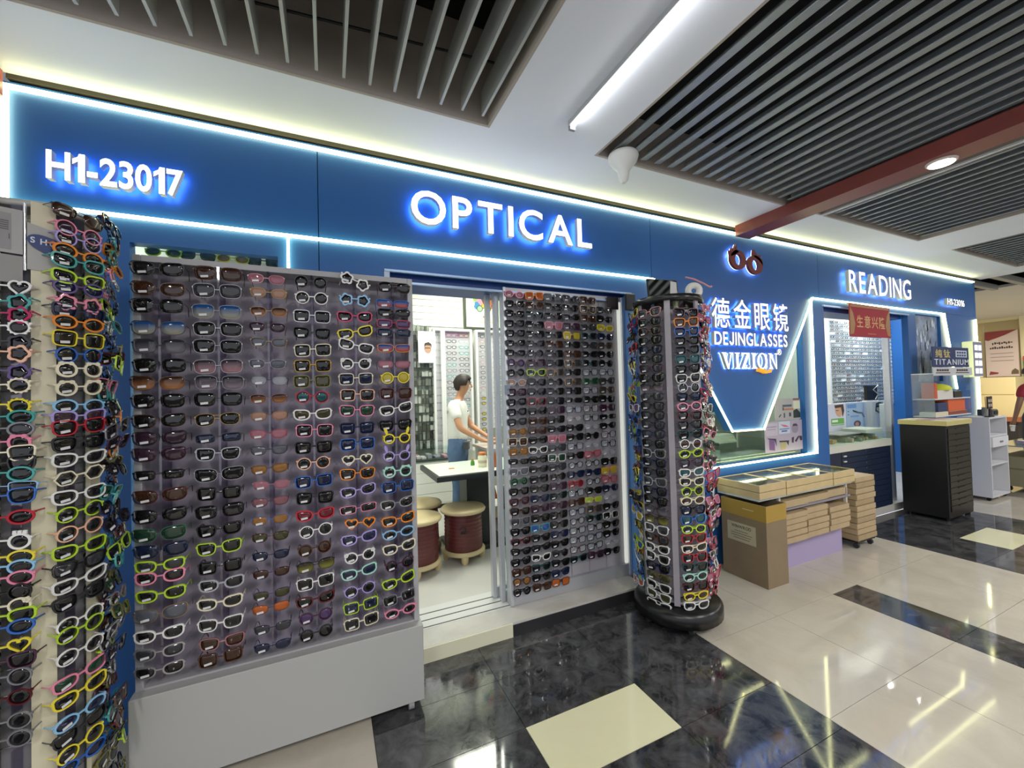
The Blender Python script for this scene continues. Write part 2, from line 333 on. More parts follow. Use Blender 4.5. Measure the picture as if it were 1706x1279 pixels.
# --- LED strips
LED = M('#fbfbdc', 0.5, emit=8.0, ecol='#fffcb8')
def led(label, paths, r=0.0055, y=-0.012):
    t = thing('led_strip', label, 'light strip', (paths[0][0][0], y, paths[0][0][1]), 'neon edging on the shop front')
    for p in paths:
        for a, c in zip(p, p[1:]):
            a = Vector((a[0], 0, a[1])); c = Vector((c[0], 0, c[1])); d = (c-a).normalized(); nn = Vector((-d.z, 0, d.x))*r
            q = [a-d*r-nn, c+d*r-nn, c+d*r+nn, a-d*r+nn]
            MB().prism([(v.x, v.z) for v in q], y-.010, y+.002 if y < -.013 else y+.011).build('tube', LED, t)
led('long glowing tube along the top edge of the blue front', [[(-1.185, 2.768), (7.92, 2.768)]], 0.0065)
led('glowing tube under the shop number and OPTICAL, branching down past the window', [[(-1.17, 2.286), (2.262, 2.286)], [(-.172, 2.275), (-.172, .82)]])
led('upright glowing tube at the left end of the blue front', [[(-1.188, 2.745), (-1.188, 2.12)]], 0.009)
led('glowing outline of the pointed blue panel with the shop names', [[(2.266, 2.279), (3.067, 1.078), (3.47, 1.073), (4.255, 2.272)]], y=-0.026)
led('glowing tube along the sill and right side of the window', [[(2.6, .792), (4.257, .797), (4.262, 2.275)]])
led('glowing frame over the READING counter with its slanting right side', [[(4.285, 2.288), (7.02, 2.288), (7.13, 1.9), (7.28, 1.35)]])
led('upright glowing tube on the far right corner of the front', [[(7.925, 2.25), (7.925, 0.95)]], 0.012)

# --- lit signs
FACE = M('#ffffff', 0.4, emit=1.5); SIDE = M('#b9bdb6', 0.4); HALO = M('#7fb0ff', 0.5, emit=15.0, ecol='#74a8ff'); HALOW = M('#9fc0ff', 0.5, emit=10.0, ecol='#9cc2ff')
def sign(text, label, x0, x1, z0, z1, offset=0.0, gap=.12, name='letter', mats=None, dep=.05):
    t = thing('shop_sign', label, 'sign', ((x0+x1)/2, 0, z0)); write(text, x0, x1, z0, z1, -dep-.008, -.026, t, mats or [FACE, SIDE, HALO], name, offset, gap); return t
sign('H1-23017', 'glowing white shop number H1-23017 on the blue front', -1.045, -.590, 2.388, 2.512, 0.024, 0.05, 'digit')
sign('OPTICAL', 'large glowing white word OPTICAL over the doorway', .447, 1.683, 2.432, 2.628, 0.016, 0.15)
sign('READING', 'glowing white word READING over the far counter', 4.845, 6.10, 2.385, 2.61, 0.008, 0.14, mats=[FACE, SIDE, HALOW])
sign('H1-23016', 'small glowing white number H1-23016 at the far right of the front', 7.00, 7.47, 2.395, 2.475, 0.012, 0.08, 'digit', mats=[FACE, SIDE, HALOW])
sign('德金眼镜', 'four glowing white Chinese characters on the pointed blue panel', 2.84, 3.825, 1.935, 2.185, 0.004, .22, 'character')
sign('DEJINGLASSES', 'glowing white words DEJINGLASSES under the Chinese characters', 2.86, 3.80, 1.795, 1.905, 0.012, .14)
t = thing('shop_sign', 'glowing serif word VIZION with an orange tail under its O', 'sign', (3.3, 0, 1.6))
ZB, ZT = 1.60, 1.735; hh = ZT-ZB
def serif(polys, x, name='letter', mats=(FACE, SIDE)):
    b = MB()
    for p in polys:
        pts = [(x+a*.16, ZB+c*hh) for a, c in p]; b.prism(pts, -.05, -.0225, 0)
        k = len(pts)
        for i in range(len(b.f)-k, len(b.f)): b.m[i] = 1
        b.prism(pts, -.022, -.018, 2)
    return b.build(name, [FACE, SIDE, HALOW], t)
R4 = lambda a, c, d, e: [(a, d), (c, d), (c, e), (a, e)]
lx = [2.955, 3.105, 3.185, 3.312, 3.388, 3.540]
serif([[(-.04, 1), (.30, 1), (.30, .95), (-.04, .95)], [(.52, 1), (.82, 1), (.82, .95), (.52, .95)], [(.02, .96), (.22, .96), (.50, .0), (.36, .0)], [(.62, .96), (.72, .96), (.47, .0), (.40, .0)]], lx[0])
for x in (lx[1], lx[3]): serif([R4(.10, .28, .05, .95), R4(0, .38, .95, 1), R4(0, .38, 0, .05)], x)
serif([R4(.02, .66, .93, 1), R4(0, .68, 0, .07), [(.02, .93), (.02, .76), (.10, .93)], [(.68, .07), (.68, .26), (.6, .07)], [(.44, .94), (.66, .94), (.24, .06), (.02, .06)]], lx[2])
def ring(a, c, ai, ci, cx, cz, n=28): return [[(cx+a*math.cos(p), cz+c*math.sin(p)), (cx+a*math.cos(q), cz+c*math.sin(q)), (cx+ai*math.cos(q), cz+ci*math.sin(q)), (cx+ai*math.cos(p), cz+ci*math.sin(p))] for p, q in [(2*PI*i/n, 2*PI*(i+1)/n) for i in range(n)]]
serif(ring(.42, .52, .25, .45, .42, .5), lx[4])
serif([R4(.10, .18, .0, 1), R4(.62, .70, 0, 1), R4(.0, .28, 0, .05), R4(.52, .82, .95, 1), [(.06, 1), (.26, 1), (.70, .0), (.62, .0)], R4(-.02, .2, .95, 1)], lx[5])
b = MB(); b.prism([(3.42, 1.605), (3.49, 1.592), (3.55, 1.582), (3.585, 1.595), (3.57, 1.568), (3.50, 1.558), (3.45, 1.572), (3.405, 1.578)], -.052, -.02)
b.build('orange_tail', M('#f2a51c', 0.4, emit=0.6), t)
write('®', 3.70, 3.755, 1.725, 1.78, -.03, -.016, t, [FACE, SIDE], 'trade_mark', 0.0)
t = thing('shop_emblem', 'brown-red flaming spectacles emblem with white glow above the Chinese characters', 'sign', (3.3, 0, 2.42))
EMB = M('#7c3a2e', 0.5); HW = M('#c8d8ff', 0.5, emit=5.0, ecol='#b8ccff')
def emb(polys, name):
    b = MB()
    for p in polys: b.prism(p, -.045, -.022, 0); b.prism(p, -.0215, -.018, 1)
    b.build(name, [EMB, HW], t)
for cx, cz, nm in ((3.205, 2.532, 'ring'), (3.425, 2.510, 'ring')): emb(ring(.098, .083, .043, .048, cx, cz), nm)
emb([[(3.112, 2.55), (3.103, 2.60), (3.118, 2.585), (3.13, 2.625), (3.15, 2.605), (3.185, 2.665), (3.19, 2.61), (3.215, 2.60), (3.16, 2.57)]], 'flame')
emb([[(3.40, 2.585), (3.41, 2.645), (3.45, 2.605), (3.462, 2.60), (3.50, 2.61), (3.497, 2.575), (3.525, 2.57), (3.522, 2.51), (3.48, 2.55)]], 'flame')
emb([[(3.295, 2.515), (3.335, 2.515), (3.335, 2.535), (3.295, 2.535)]], 'bridge')

# --- ceiling fittings
t = thing('ceiling_tube_lamp', 'long lit fluorescent tube lamp on the white ceiling', 'lamp', (1.155, -1.45, 2.80))
MB().bbox(1.140, 1.158, -2.25, -.625, 2.805, 2.832, .004).build('batten', M('#b9bcbc', 0.4), t)
MB().tube([(1.162, -2.25, 2.803), (1.162, -.63, 2.803)], 0.009, 10).build('tube', M('#ffffff', 0.4, emit=16.0), t)
for y in (-.63, -2.25): MB().box(1.145, 1.178, y-.008, y+.008, 2.785, 2.83).build('end_cap', M('#8d8f92', 0.4), t)
t = thing('ceiling_antenna', 'white mushroom-shaped ceiling antenna with a pointed tip', 'antenna', (1.60, -.50, 2.66))
MB().lathe([(.075, .17), (.085, .165), (.088, .15), (.080, .125), (.055, .095), (.035, .07), (.030, .04), (.026, .015), (.012, 0)][::-1], (1.60, -.50, 2.66), 28).build('dome', M('#dfe0dc', 0.35), t)
t = thing('downlight', 'round lit downlight on the underside of the red beam', 'lamp', (3.31, -1.27, 2.728))
MB().lathe([(.062, .0), (.068, .004), (.070, .013)], (3.31, -1.27, 2.728), 28).build('trim_ring', M('#d8d0c4', 0.4), t)
MB().lathe([(.0, -.002), (.056, -.002), (.056, .006)], (3.31, -1.27, 2.728), 28).build('lens', M('#fff8e8', 0.4, emit=16.0), t)
# ================================================================ SUNGLASSES
NP = 28
def sup(a, b, n, tw=0.0, up=0.0, drop=0.0):
    """closed lens outline, outer side at +x; tw widens the top, up lifts the outer top corner, drop hangs the outer bottom"""
    P = []
    for i in range(NP):
        t = 2*PI*(i+.5)/NP; c, s = math.cos(t), math.sin(t)
        x = a*math.copysign(abs(c)**(2/n), c); z = b*math.copysign(abs(s)**(2/n), s)
        x *= 1+tw*z/b
        if x > 0 and z > 0: z += up*(x/a)**2
        if x > 0 and z < 0: z -= drop*(x/a)
        P.append((x, z))
    return P
def polar(fn):
    P = []
    for i in range(NP):
        t = 2*PI*(i+.5)/NP; r = fn(t); P.append((r*math.cos(t), r*math.sin(t)))
    return P
def heart(s):
    P = []
    for i in range(NP):
        t = 2*PI*(i+.5)/NP; x = 16*math.sin(t)**3; z = 13*math.cos(t)-5*math.cos(2*t)-2*math.cos(3*t)-math.cos(4*t); P.append((x*s/16, (z+2)*s/16))
    return P[::-1]
def hexa(a, b):
    K = [(a*math.cos(PI*k/3), b*math.sin(PI*k/3)) for k in range(7)]; P = []
    for i in range(NP):
        u = 6*i/NP; k = int(u); f = u-k; P.append((K[k][0]*(1-f)+K[k+1][0]*f, K[k][1]*(1-f)+K[k+1][1]*f))
    return P
# style: (lens outline, rim width, bridge half gap, extra kind, plain word)
ST = {
 'round': (sup(.0235, .0225, 2), .004, .009, '', 'round'), 'oval': (sup(.026, .018, 2), .0055, .008, '', 'oval'), 'square': (sup(.0275, .0232, 5, .05), .0035, .009, '', 'square'),
 'way': (sup(.0275, .0215, 3.2, .12, .004), .004, .009, '', 'wayfarer-shaped'), 'cat': (sup(.027, .0182, 2.5, .05, .008), .0055, .009, '', 'cat-eye'),
 'big': (sup(.0345, .0262, 3.4, .06), .0013, .007, '', 'oversized rimless'), 'bigcat': (sup(.0355, .0245, 2.6, .05, .009), .002, .006, '', 'oversized cat-eye'),
 'avi': (sup(.030, .0225, 2.6, .10, .0, .004), .0015, .008, 'bar', 'aviator'), 'rect': (sup(.030, .0155, 5, .04), .003, .009, '', 'narrow rectangular'),
 'hex': (hexa(.026, .023), .004, .009, '', 'hexagonal'), 'metal': (sup(.0275, .0185, 2.6, .08, .002), .0012, .009, '', 'thin metal'),
 'flower': (polar(lambda t: .0192+.0018*math.cos(5*t)), .0066, .0105, 'petal', 'flower-shaped'), 'heart': (heart(.0215), .0055, .010, '', 'heart-shaped'),
 'bear': (sup(.0205, .019, 2.2), .0068, .009, 'bear', 'round eared'), 'bunny': (sup(.0195, .018, 2), .006, .0095, 'bunny', 'rabbit-eared'),
 'wavy': (sup(.021, .0185, 2.1), .0055, .009, 'wavy', 'scalloped'), 'sport': (sup(.033, .0165, 3.0, .05, .005), .002, .003, '', 'wraparound'),
 'deco': (sup(.0215, .020, 2), .0055, .0095, 'deco', 'round flower-trimmed'), 'crown': (sup(.020, .019, 2), .0065, .010, 'crown', 'round crown-topped'),
}
def bow(x): return 1.1*x*x
def outer(P, w, kind):
    Q = []
    n = len(P)
    for i, (x, z) in enumerate(P):
        a = P[i-1]; b = P[(i+1) % n]; tx, tz = b[0]-a[0], b[1]-a[1]; L = math.hypot(tx, tz) or 1
        nx, nz = tz/L, -tx/L
        if nx*x+nz*z < 0: nx, nz = -nx, -nz
        ww = w
        if kind == 'petal': ww = w*(1+.28*math.cos(5*math.atan2(z, x)))
        if kind == 'wavy': ww = w*(1+.35*(1 if i % 2 else -1))
        Q.append((x+nx*ww, z+nz*ww))
    return Q
GM = {}
def glasses_mesh(style):
    if style in GM: return GM[style]
    P, w, gp, kind, word = ST[style]; O = outer(P, w, kind); n = len(P)
    cx = gp + max(w, .002) - min(p[0] for p in P)
    fr = MB(); th = .0045 if w > .003 else .002
    for sgn in (1, -1):
        A = [(sgn*(cx+x), z) for x, z in O]; B = [(sgn*(cx+x), z) for x, z in P]; vs = []
        for L, d in ((A, -th), (B, -th), (A, 0), (B, 0)): vs += [(x, bow(x)+d, z) for x, z in L]
        fs = []
        for i in range(n):
            j = (i+1) % n; fs += [(i, j, n+j, n+i), (2*n+j, 2*n+i, 3*n+i, 3*n+j), (i, 2*n+i, 2*n+j, j), (n+j, 3*n+j, 3*n+i, n+i)]
        fr.add(vs, fs)
        zt = max(p[1] for p in O); xo = cx+max(p[0] for p in O)
        fr.box(*sorted((sgn*(xo-.005), sgn*(xo+.002))), bow(xo)-th, bow(xo)+.004, zt*.35, zt*.35+.006)
        if kind == 'bear':
            for e in (-.012, .013): fr.prism([(sgn*(cx+e)+.0075*math.cos(q), .021+.0065*math.sin(q)) for q in [2*PI*k/10 for k in range(10)]], bow(cx)-.005, bow(cx))
        if kind == 'bunny': fr.prism([(sgn*(cx+.014)+.007*math.cos(q)+sgn*.004*math.sin(q), .036+.0165*math.sin(q)) for q in [2*PI*k/12 for k in range(12)]], bow(cx)-.005, bow(cx)+.001)
        if kind == 'crown':
            for e in (-.012, 0, .012): fr.prism([(cx*sgn+e-.005, .022), (cx*sgn+e+.005, .022), (cx*sgn+e+.004, .034), (cx*sgn+e-.004, .034)], bow(cx)-.005, bow(cx))
        if kind == 'deco':
            for k in range(5): a = 2*PI*k/5; fr.prism([(sgn*(cx+.019)+.0055*math.cos(a)+.0045*math.cos(q), .017+.0055*math.sin(a)+.0045*math.sin(q)) for q in [2*PI*i/7 for i in range(7)]], bow(cx)-.007, bow(cx)-.001)
    zb = .003
    fr.box(-gp-.003, gp+.003, -th+.0002, .0005, zb, zb+(.0045 if w > .003 else .0022))
    if kind == 'bar': fr.box(-gp-.006, gp+.006, -.002, 0, .015, .0172)
    ln = MB(); C = [(cx+x, z) for x, z in P]
    mx = sum(p[0] for p in C)/n; mz = sum(p[1] for p in C)/n
    f0 = [(x, bow(x)-.0022, z) for x, z in C]; b0 = [(x, bow(x)-.0008, z) for x, z in C]
    k1 = [(mx+(x-mx)*.55, bow(mx+(x-mx)*.55)-.0034, mz+(z-mz)*.55) for x, z in C]
    vs = f0+b0+k1+[(mx, bow(mx)-.0038, mz), (mx, bow(mx)-.0008, mz)]; fs = []
    for i in range(n):
        j = (i+1) % n; fs += [(i, j, 2*n+j, 2*n+i), (2*n+i, 2*n+j, 3*n), (n+j, n+i, 3*n+1), (i, n+i, n+j, j)]
    ln.add(vs, fs, 0, True)
    ln2 = MB(); ln2.add([(-x, y, z) for x, y, z in ln.v], [f[::-1] for f in ln.f], 0, True)
    xo = cx+max(p[0] for p in O)-.001; zt = max(p[1] for p in O)*.35+.003; hw = .0026 if w > .003 else .0012
    def temple(kind_, sg):
        b = MB()
        if kind_ == 'open':
            pts = [(sg*xo, bow(xo)+.002, zt), (sg*(xo+.001), .03, zt-.002), (sg*xo, .066, zt-.007), (sg*(xo-.003), .082, zt-.015), (sg*(xo-.006), .092, zt-.031), (sg*(xo-.007), .096, zt-.042)]
        else:
            e = .004 if sg > 0 else .009
            pts = [(sg*xo, bow(xo)+.002, zt), (sg*(xo-.003), bow(xo)+.006+e*.5, zt), (sg*(xo-.05), .012+e, zt-.004), (sg*(xo-.09), .013+e, zt-.011), (sg*(xo-.105), .013+e, zt-.024)]
        b.tube(pts, [hw, hw, hw, hw*1.3, hw*1.35, hw*1.1][:len(pts)], 5, 0, True, .6 if w > .003 else 1); return b
    tg = MB(); zl = min(p[1] for p in C); zz = zl*.55
    tx = -cx*1.02
    tg.box(tx-.0125, tx+.0125, bow(tx)-.0056, bow(tx)-.0046, zz-.0042, zz+.0042); tg.xform(Matrix.Translation((tx, 0, zz)) @ Matrix.Rotation(-.10, 4, 'Y') @ Matrix.Translation((-tx, 0, -zz)))
    r = {'word': word, 'mb': (fr, ln, ln2, tg), 'temple': temple, 'half': cx+max(p[0] for p in O)}
    d = M('#888888')
    r['me'] = {'frame': fr.mesh('frame', d), 'lens': ln.mesh('lens', d), 'lens2': ln2.mesh('lens', d), 'price_tag': tg.mesh('price_tag', d)}
    for k in ('open', 'fold'): r['me'][k] = temple(k, 1).mesh('temple', d); r['me'][k+'2'] = temple(k, -1).mesh('temple', d)
    GM[style] = r; return r
FC = dict(black='#121214', white='#e6e6e2', cream='#e5ddc2', grey='#77787c', silver='#b9babd', brown='#4a2c1d', orange='#e88a32', peach='#e9b597', pink='#e58aa4', magenta='#b52a5c', red='#b32936', maroon='#561d23',
          lavender='#a99ad6', purple='#57427c', plum='#4a2a40', navy='#1a2444', blue='#2c62b4', lblue='#8cbfe4', teal='#3f9c98', dteal='#1d4a4c', mint='#a9dccb', green='#2f6b45', lime='#b4d63a', yellow='#e6d53d', olive='#6f6a2e', gold='#b8964c', tan='#a5855e', clear='#c9cbd0', rose='#b98a8c', charcoal='#2b2c30')
FN = dict(lblue='light blue', dteal='dark teal', lime='lime green')
LC = {'dark': ('#101012', 1), 'smoke': ('#33343a', .93), 'brown': ('#3a2317', .96), 'olive': ('#3b3a20', .95), 'green': ('#1c3a2a', .96), 'navy': ('#141d38', .97), 'plum': ('#33202e', .95), 'rose': ('#8d5b60', .72), 'pink': ('#b0707f', .65),
      'peach': ('#b58a72', .65), 'amber': ('#97682f', .8), 'yellow': ('#b6a82e', .85), 'lime': ('#a7c03a', .85), 'blue': ('#2a4f96', .93), 'grey': ('#5c5f69', .8), 'clear': ('#c4ccd2', .25), 'purple': ('#4a3460', .9), 'orange': ('#b55a22', .9), 'red': ('#6b2028', .92), 'teal': ('#1d4c52', .95)}
LGR = {'bluefade': ('#214e86', '#9c9a86', .9), 'brownfade': ('#3a2415', '#a5714a', .92), 'smokefade': ('#26262a', '#8d7f8c', .92), 'pinkfade': ('#3a3038', '#a97f86', .9), 'greyfade': ('#2d3038', '#77737c', .9), 'oliveFade': ('#2b2418', '#8a8a3a', .9), 'rainbow': ('#27508c', '#b5522c', .95)}
def fmat(c):
    if c in ('gold', 'silver', 'tan', 'rose'): return M(FC[c], 0.25, 0.75)
    if c == 'clear': return M(FC[c], 0.15, alpha=0.55)
    return M(FC[c], 0.25, coat=0.3)
def lmat(c):
    if c in LGR: return gradient_lens(*LGR[c])
    h, a = LC[c]; return M(h, 0.06, alpha=a, coat=0.4)
TAGM = M('#d9dadc', 0.5)
def put(o, m):
    s = o.material_slots[0]; s.link = 'OBJECT'; s.material = m
def place(style, frame, lens, loc, face, where, group, temples='open', tilt=0.0, roll=0.0, scale=1.0, cat='sunglasses', tag_=True, noun='sunglasses'):
    """one pair of glasses: an Empty at the bridge with frame, lenses, temples and tag; face = angle of its front direction"""
    g = glasses_mesh(style); fn = FN.get(frame, frame); ln = {'dark': 'dark', 'bluefade': 'blue fading', 'brownfade': 'brown fading', 'smokefade': 'smoky fading', 'pinkfade': 'pinkish fading', 'greyfade': 'grey fading', 'oliveFade': 'olive fading'}.get(lens, lens)
    t = thing('sunglasses' if cat == 'sunglasses' else 'eyeglasses', '%s %s %s, %s lenses, %s' % (fn, g['word'], noun, ln, where), cat, loc, group)
    t.rotation_mode = 'XYZ'; t.rotation_euler = Matrix.Rotation(face+PI/2, 4, 'Z').__matmul__(Matrix.Rotation(tilt, 4, 'X')).__matmul__(Matrix.Rotation(roll, 4, 'Y')).to_euler(); t.scale = (scale,)*3
    fm_, lm_ = fmat(frame), lmat(lens)
    for nm, me, m in (('frame', 'frame', fm_), ('lens', 'lens', lm_), ('lens', 'lens2', lm_), ('temple', temples, fm_), ('temple', temples+'2', fm_)) + ((('price_tag', 'price_tag', TAGM),) if tag_ else ()):
        o = bpy.data.objects.new(nm, g['me'][me]); o.parent = t; COL.objects.link(o); put(o, m)
    return t
class Mass:
    """many glasses too far or too edge-on to pick apart, joined in one stuff object"""
    def __init__(s): s.b = MB(); s.mats = []
    def mi(s, m):
        if m not in s.mats: s.mats.append(m)
        return s.mats.index(m)
    def put(s, style, frame, lens, loc, face, tilt=0, roll=0, scale=1.0, tag_=True):
        g = glasses_mesh(style); X = Matrix.Translation(loc) @ Matrix.Rotation(face+PI/2, 4, 'Z') @ Matrix.Rotation(tilt, 4, 'X') @ Matrix.Rotation(roll, 4, 'Y') @ Matrix.Scale(scale, 4)
        fr, ln, l2, tg = g['mb']; fi, li = s.mi(fmat(frame)), s.mi(lmat(lens))
        for q, i in ((fr, fi), (ln, li), (l2, li), (g['temple']('fold', 1), fi), (g['temple']('fold', -1), fi)) + (((tg, s.mi(TAGM)),) if tag_ else ()):
            s.b.add([X @ Vector(v) for v in q.v], q.f, i, False)
FRONT = -PI/2
def spec(txt):
    out = []
    for it in txt.split(';'):
        p = it.split()
        if p: out.append((float(p[0]), p[1], p[2], p[3], float(p[4]) if len(p) > 4 else 0.0))
    return out

# ---------------------------------------------------------------- grey display board on its white plinth
t = thing('display_board', 'large grey tray-framed sunglasses board standing on a white plinth', 'display board', (-.14, -.3, .0))
PUR = M('#8d8794', 0.45, noise=0.03, scale=6); FRM = M('#a9a8ab', 0.4)
MB().bbox(-.668, .388, -.43, -.16, 0.045, .383, .003).build('plinth', M('#abaca9', 0.38), t)
for x in (-.6, .33): 
    for y in (-.4, -.2): MB().tube([(x-.012, y, .024), (x+.012, y, .024)], .024, 12).build('caster', M('#8f9190', .4), t)
MB().box(-.65, .37, -.29, -.27, .385, 2.0).build('back_panel', PUR, t)
for a in ((-.662, -.638, .384, 2.012), (.356, .380, .384, 2.012)): MB().bbox(a[0], a[1], -.385, -.265, a[2], a[3], .002).build('side_frame', FRM, t)
MB().bbox(-.638, .356, -.385, -.265, 1.988, 2.012, .002).build('top_frame', FRM, t)
MB().box(-.638, .356, -.385, -.265, .384, .392).build('bottom_frame', FRM, t)
MB().box(-.638, .356, -.292, -.2895, 1.90, 1.985).build('header_strip', M('#8f8c94', .45), t)
CX = [-.578, -.392, -.220, -.056, .120, .288]
ACR = glass_mat('acrylic', '#e8e4ee', 0.12)
for x in CX:
    MB().box(x-.004, x+.004, -.40, -.2905, .42, 1.985).build('peg_rail', ACR, t)
BD = ["""448 bigcat charcoal dark;481 bigcat brown brown;509 big black dark;546 bigcat black bluefade;576 big charcoal greyfade;609 big black dark;638 bigcat brown brownfade;668 big black dark;701 bigcat brown dark;730 bigcat black plum;757 bigcat plum plum;791 rect black dark;826 bigcat maroon brown;859 bigcat black dark;890 bigcat green green;917 bigcat navy navy;942 cat lime smoke;961 cat pink dark;991 cat lime dark;1023 bigcat tan grey;1056 cat white dark;1086 cat silver smoke;1116 cat silver dark""",
"""455 big brown brown;484 big silver smoke;519 big clear bluefade;548 big silver dark;577 big silver dark;610 big silver pinkfade;637 big clear smokefade;665 big charcoal dark;698 avi gold dark;729 rect charcoal navy;756 way silver dark;790 bigcat silver dark;821 square black dark;851 big charcoal dark;882 way black dark;912 way lime dark;943 square charcoal dark;973 cat clear dark;1004 cat cream dark;1038 way white dark;1070 way rose brown;1095 square brown brown""",
"""465 metal rose pink;488 metal gold peach;519 metal tan brownfade;545 metal plum plum;570 metal tan grey;606 metal silver grey;634 metal navy clear;664 metal rose brownfade;693 metal tan peach;723 metal red pink;750 metal charcoal grey;781 metal brown amber;808 metal rose pink;836 metal plum rose;866 metal blue amber;894 metal maroon olive;925 metal navy navy;955 metal plum brown;989 metal purple olive;1013 metal brown orange;1046 metal charcoal smoke;1077 metal navy navy""",
"""470 round black dark;496 round white dark;527 square silver dark;555 way black dark;583 square cream dark -.04;609 square gold dark;635 square olive olive;661 round red teal;690 cat white olive;717 square pink dark;745 square black dark;771 round peach dark;801 square blue navy;829 square charcoal dark .06;857 cat red red -.05;884 round white dark -.05;914 round brown brown -.05;942 avi black oliveFade -.05;970 square white dark -.07;998 cat maroon dark -.07;1027 round plum purple -.07;1055 round charcoal dark -.08""",
"""469 flower white dark .35;500 flower lblue dark .05;528 cat magenta dark;554 cat yellow dark -.2;577 cat white dark .25;606 deco white dark;631 square cream navy;658 square peach dark;684 way pink green;713 square navy navy;739 square blue navy;766 heart cream dark;789 way orange dark;817 cat lavender dark -.1;847 rect pink dark -.08;872 heart orange dark;896 cat lavender navy -.08;926 deco white dark -.08;952 cat mint navy -.12;981 round lavender dark -.08;1009 square lime navy -.08;1036 square cream dark -.08""",
"""479 avi brown dark;506 sport blue rainbow;521 sport black dark;539 rect red purple;554 rect navy navy;580 sport orange rainbow;607 sport plum pink;629 round yellow yellow;655 square maroon brown;681 cat white dark -.15;708 way black dark;730 bunny yellow dark;759 bunny lavender dark;785 bear mint dark;810 square blue navy;838 cat silver dark -.1;865 cat orange dark -.12;887 oval lblue dark -.1;912 cat cream dark -.12;940 round plum dark -.1;967 cat lime dark -.25;995 square grey dark -.12;1018 oval pink dark -.12"""]
_cn = ['sixth', 'fifth', 'fourth', 'third', 'second', 'first']
for c, s_ in enumerate(BD):
    for i, (y, st, fr, ln, ro) in enumerate(spec(s_)):
        z = height_at(CX[c], -.415, y)
        sc = 1.0 if c != 2 else .96
        place(st, fr, ln, (CX[c]+random.uniform(-.004, .004), -.413+random.uniform(-.004, .004), z), FRONT, '%s down in %s board column from doorway' % (ordinal(i+1), _cn[c]), 'sunglasses on the grey board', 'open', .10+random.uniform(-.06, .06), ro+random.uniform(-.03, .03), sc)

# ---------------------------------------------------------------- revolving racks
mass = Mass()
def rack(C, apo, z0, z1, name, label, basecol, base_r, post, core):
    t = thing(name, label, 'display stand', (C[0], C[1], 0))
    th0 = math.atan2(CAM.y-C[1], CAM.x-C[0])
    MB().lathe([(base_r*.86, .035), (base_r, .05), (base_r, .11), (base_r*.92, .135), (base_r*.5, .15)], (C[0], C[1], 0), 36).build('base', basecol, t)
    for k in range(5): a = 2*PI*k/5+.5; MB().tube([(C[0]+.8*base_r*math.cos(a)-.012, C[1]+.8*base_r*math.sin(a), .022), (C[0]+.8*base_r*math.cos(a)+.012, C[1]+.8*base_r*math.sin(a), .022)], .022, 10).build('caster', M('#3a3b3c', .4), t)
    cr = apo/math.cos(PI/6); P = [(C[0]+cr*math.cos(th0+PI/3*k), C[1]+cr*math.sin(th0+PI/3*k)) for k in range(6)]
    for k, (x, y) in enumerate(P):
        b = MB(); b.box(-post/2, post/2, -.006, .006, z0, z1)
        b.xform(Matrix.Translation((x, y, 0)) @ Matrix.Rotation(th0+PI/3*k+PI/2, 4, 'Z')); b.build('post', core, t)
    for k in range(6):
        (x, y), (u, v) = P[k], P[(k+1) % 6]; mx, my = (x+u)/2, (y+v)/2; an = th0+PI/3*k+PI/6
        b = MB(); b.box(-.012, .012, -.002, .002, z0, z1); b.xform(Matrix.Translation((mx, my, 0)) @ Matrix.Rotation(an+PI/2, 4, 'Z')); b.build('nose_rail', ACR, t)
        b = MB(); n = 26
        for i in range(n):
            z = z0+(z1-z0)*(i+.3)/n; b.tube([(x, y, z), (u, v, z)], .0012, 4)
        w = b.build('wires', CHROME, t); w['kind'] = 'stuff'
    MB().lathe([(.035, z0-.05), (.035, z1)], (C[0], C[1], 0), 16).build('core_pole', core, t)
    for z in (z0, z1-.01): MB().lathe([(cr*.98, z), (cr*1.04, z+.004), (cr*1.04, z+.016), (cr*.98, z+.02)], (C[0], C[1], 0), 6).build('end_plate', basecol if z > 1 else core, t)
    return t, th0
# far-left rack
C1 = (-.826, -.55)
PALE = M('#cfc9ad', .4)
t, th1 = rack(C1, .105, .15, 2.06, 'revolving_rack', 'revolving rack of colourful children\'s sunglasses beside the grey board', M('#b9b7b0', .4), .20, .05, PALE)
e1 = .149
def col(C, th, e, dk): return (C[0]+e*math.cos(th+dk), C[1]+e*math.sin(th+dk))
RA = """478 heart white dark;504 flower teal dark;524 flower magenta dark;545 wavy white dark;571 flower charcoal dark;588 flower peach dark;620 flower purple dark;643 wavy cream dark;676 wavy yellow dark;696 oval teal dark;716 oval grey smoke;738 bear pink dark;756 way cream dark;774 way black dark;790 oval teal dark;812 rect lblue dark;828 way blue dark;864 oval red dark;903 crown white dark;930 oval yellow dark;946 oval lblue dark;965 oval pink dark;990 round black dark;1012 deco cream dark;1028 cat lime dark;1048 oval blue dark;1080 heart yellow dark;1104 way plum dark;1130 round grey dark;1166 round maroon dark;1205 round silver dark;1235 round grey dark"""
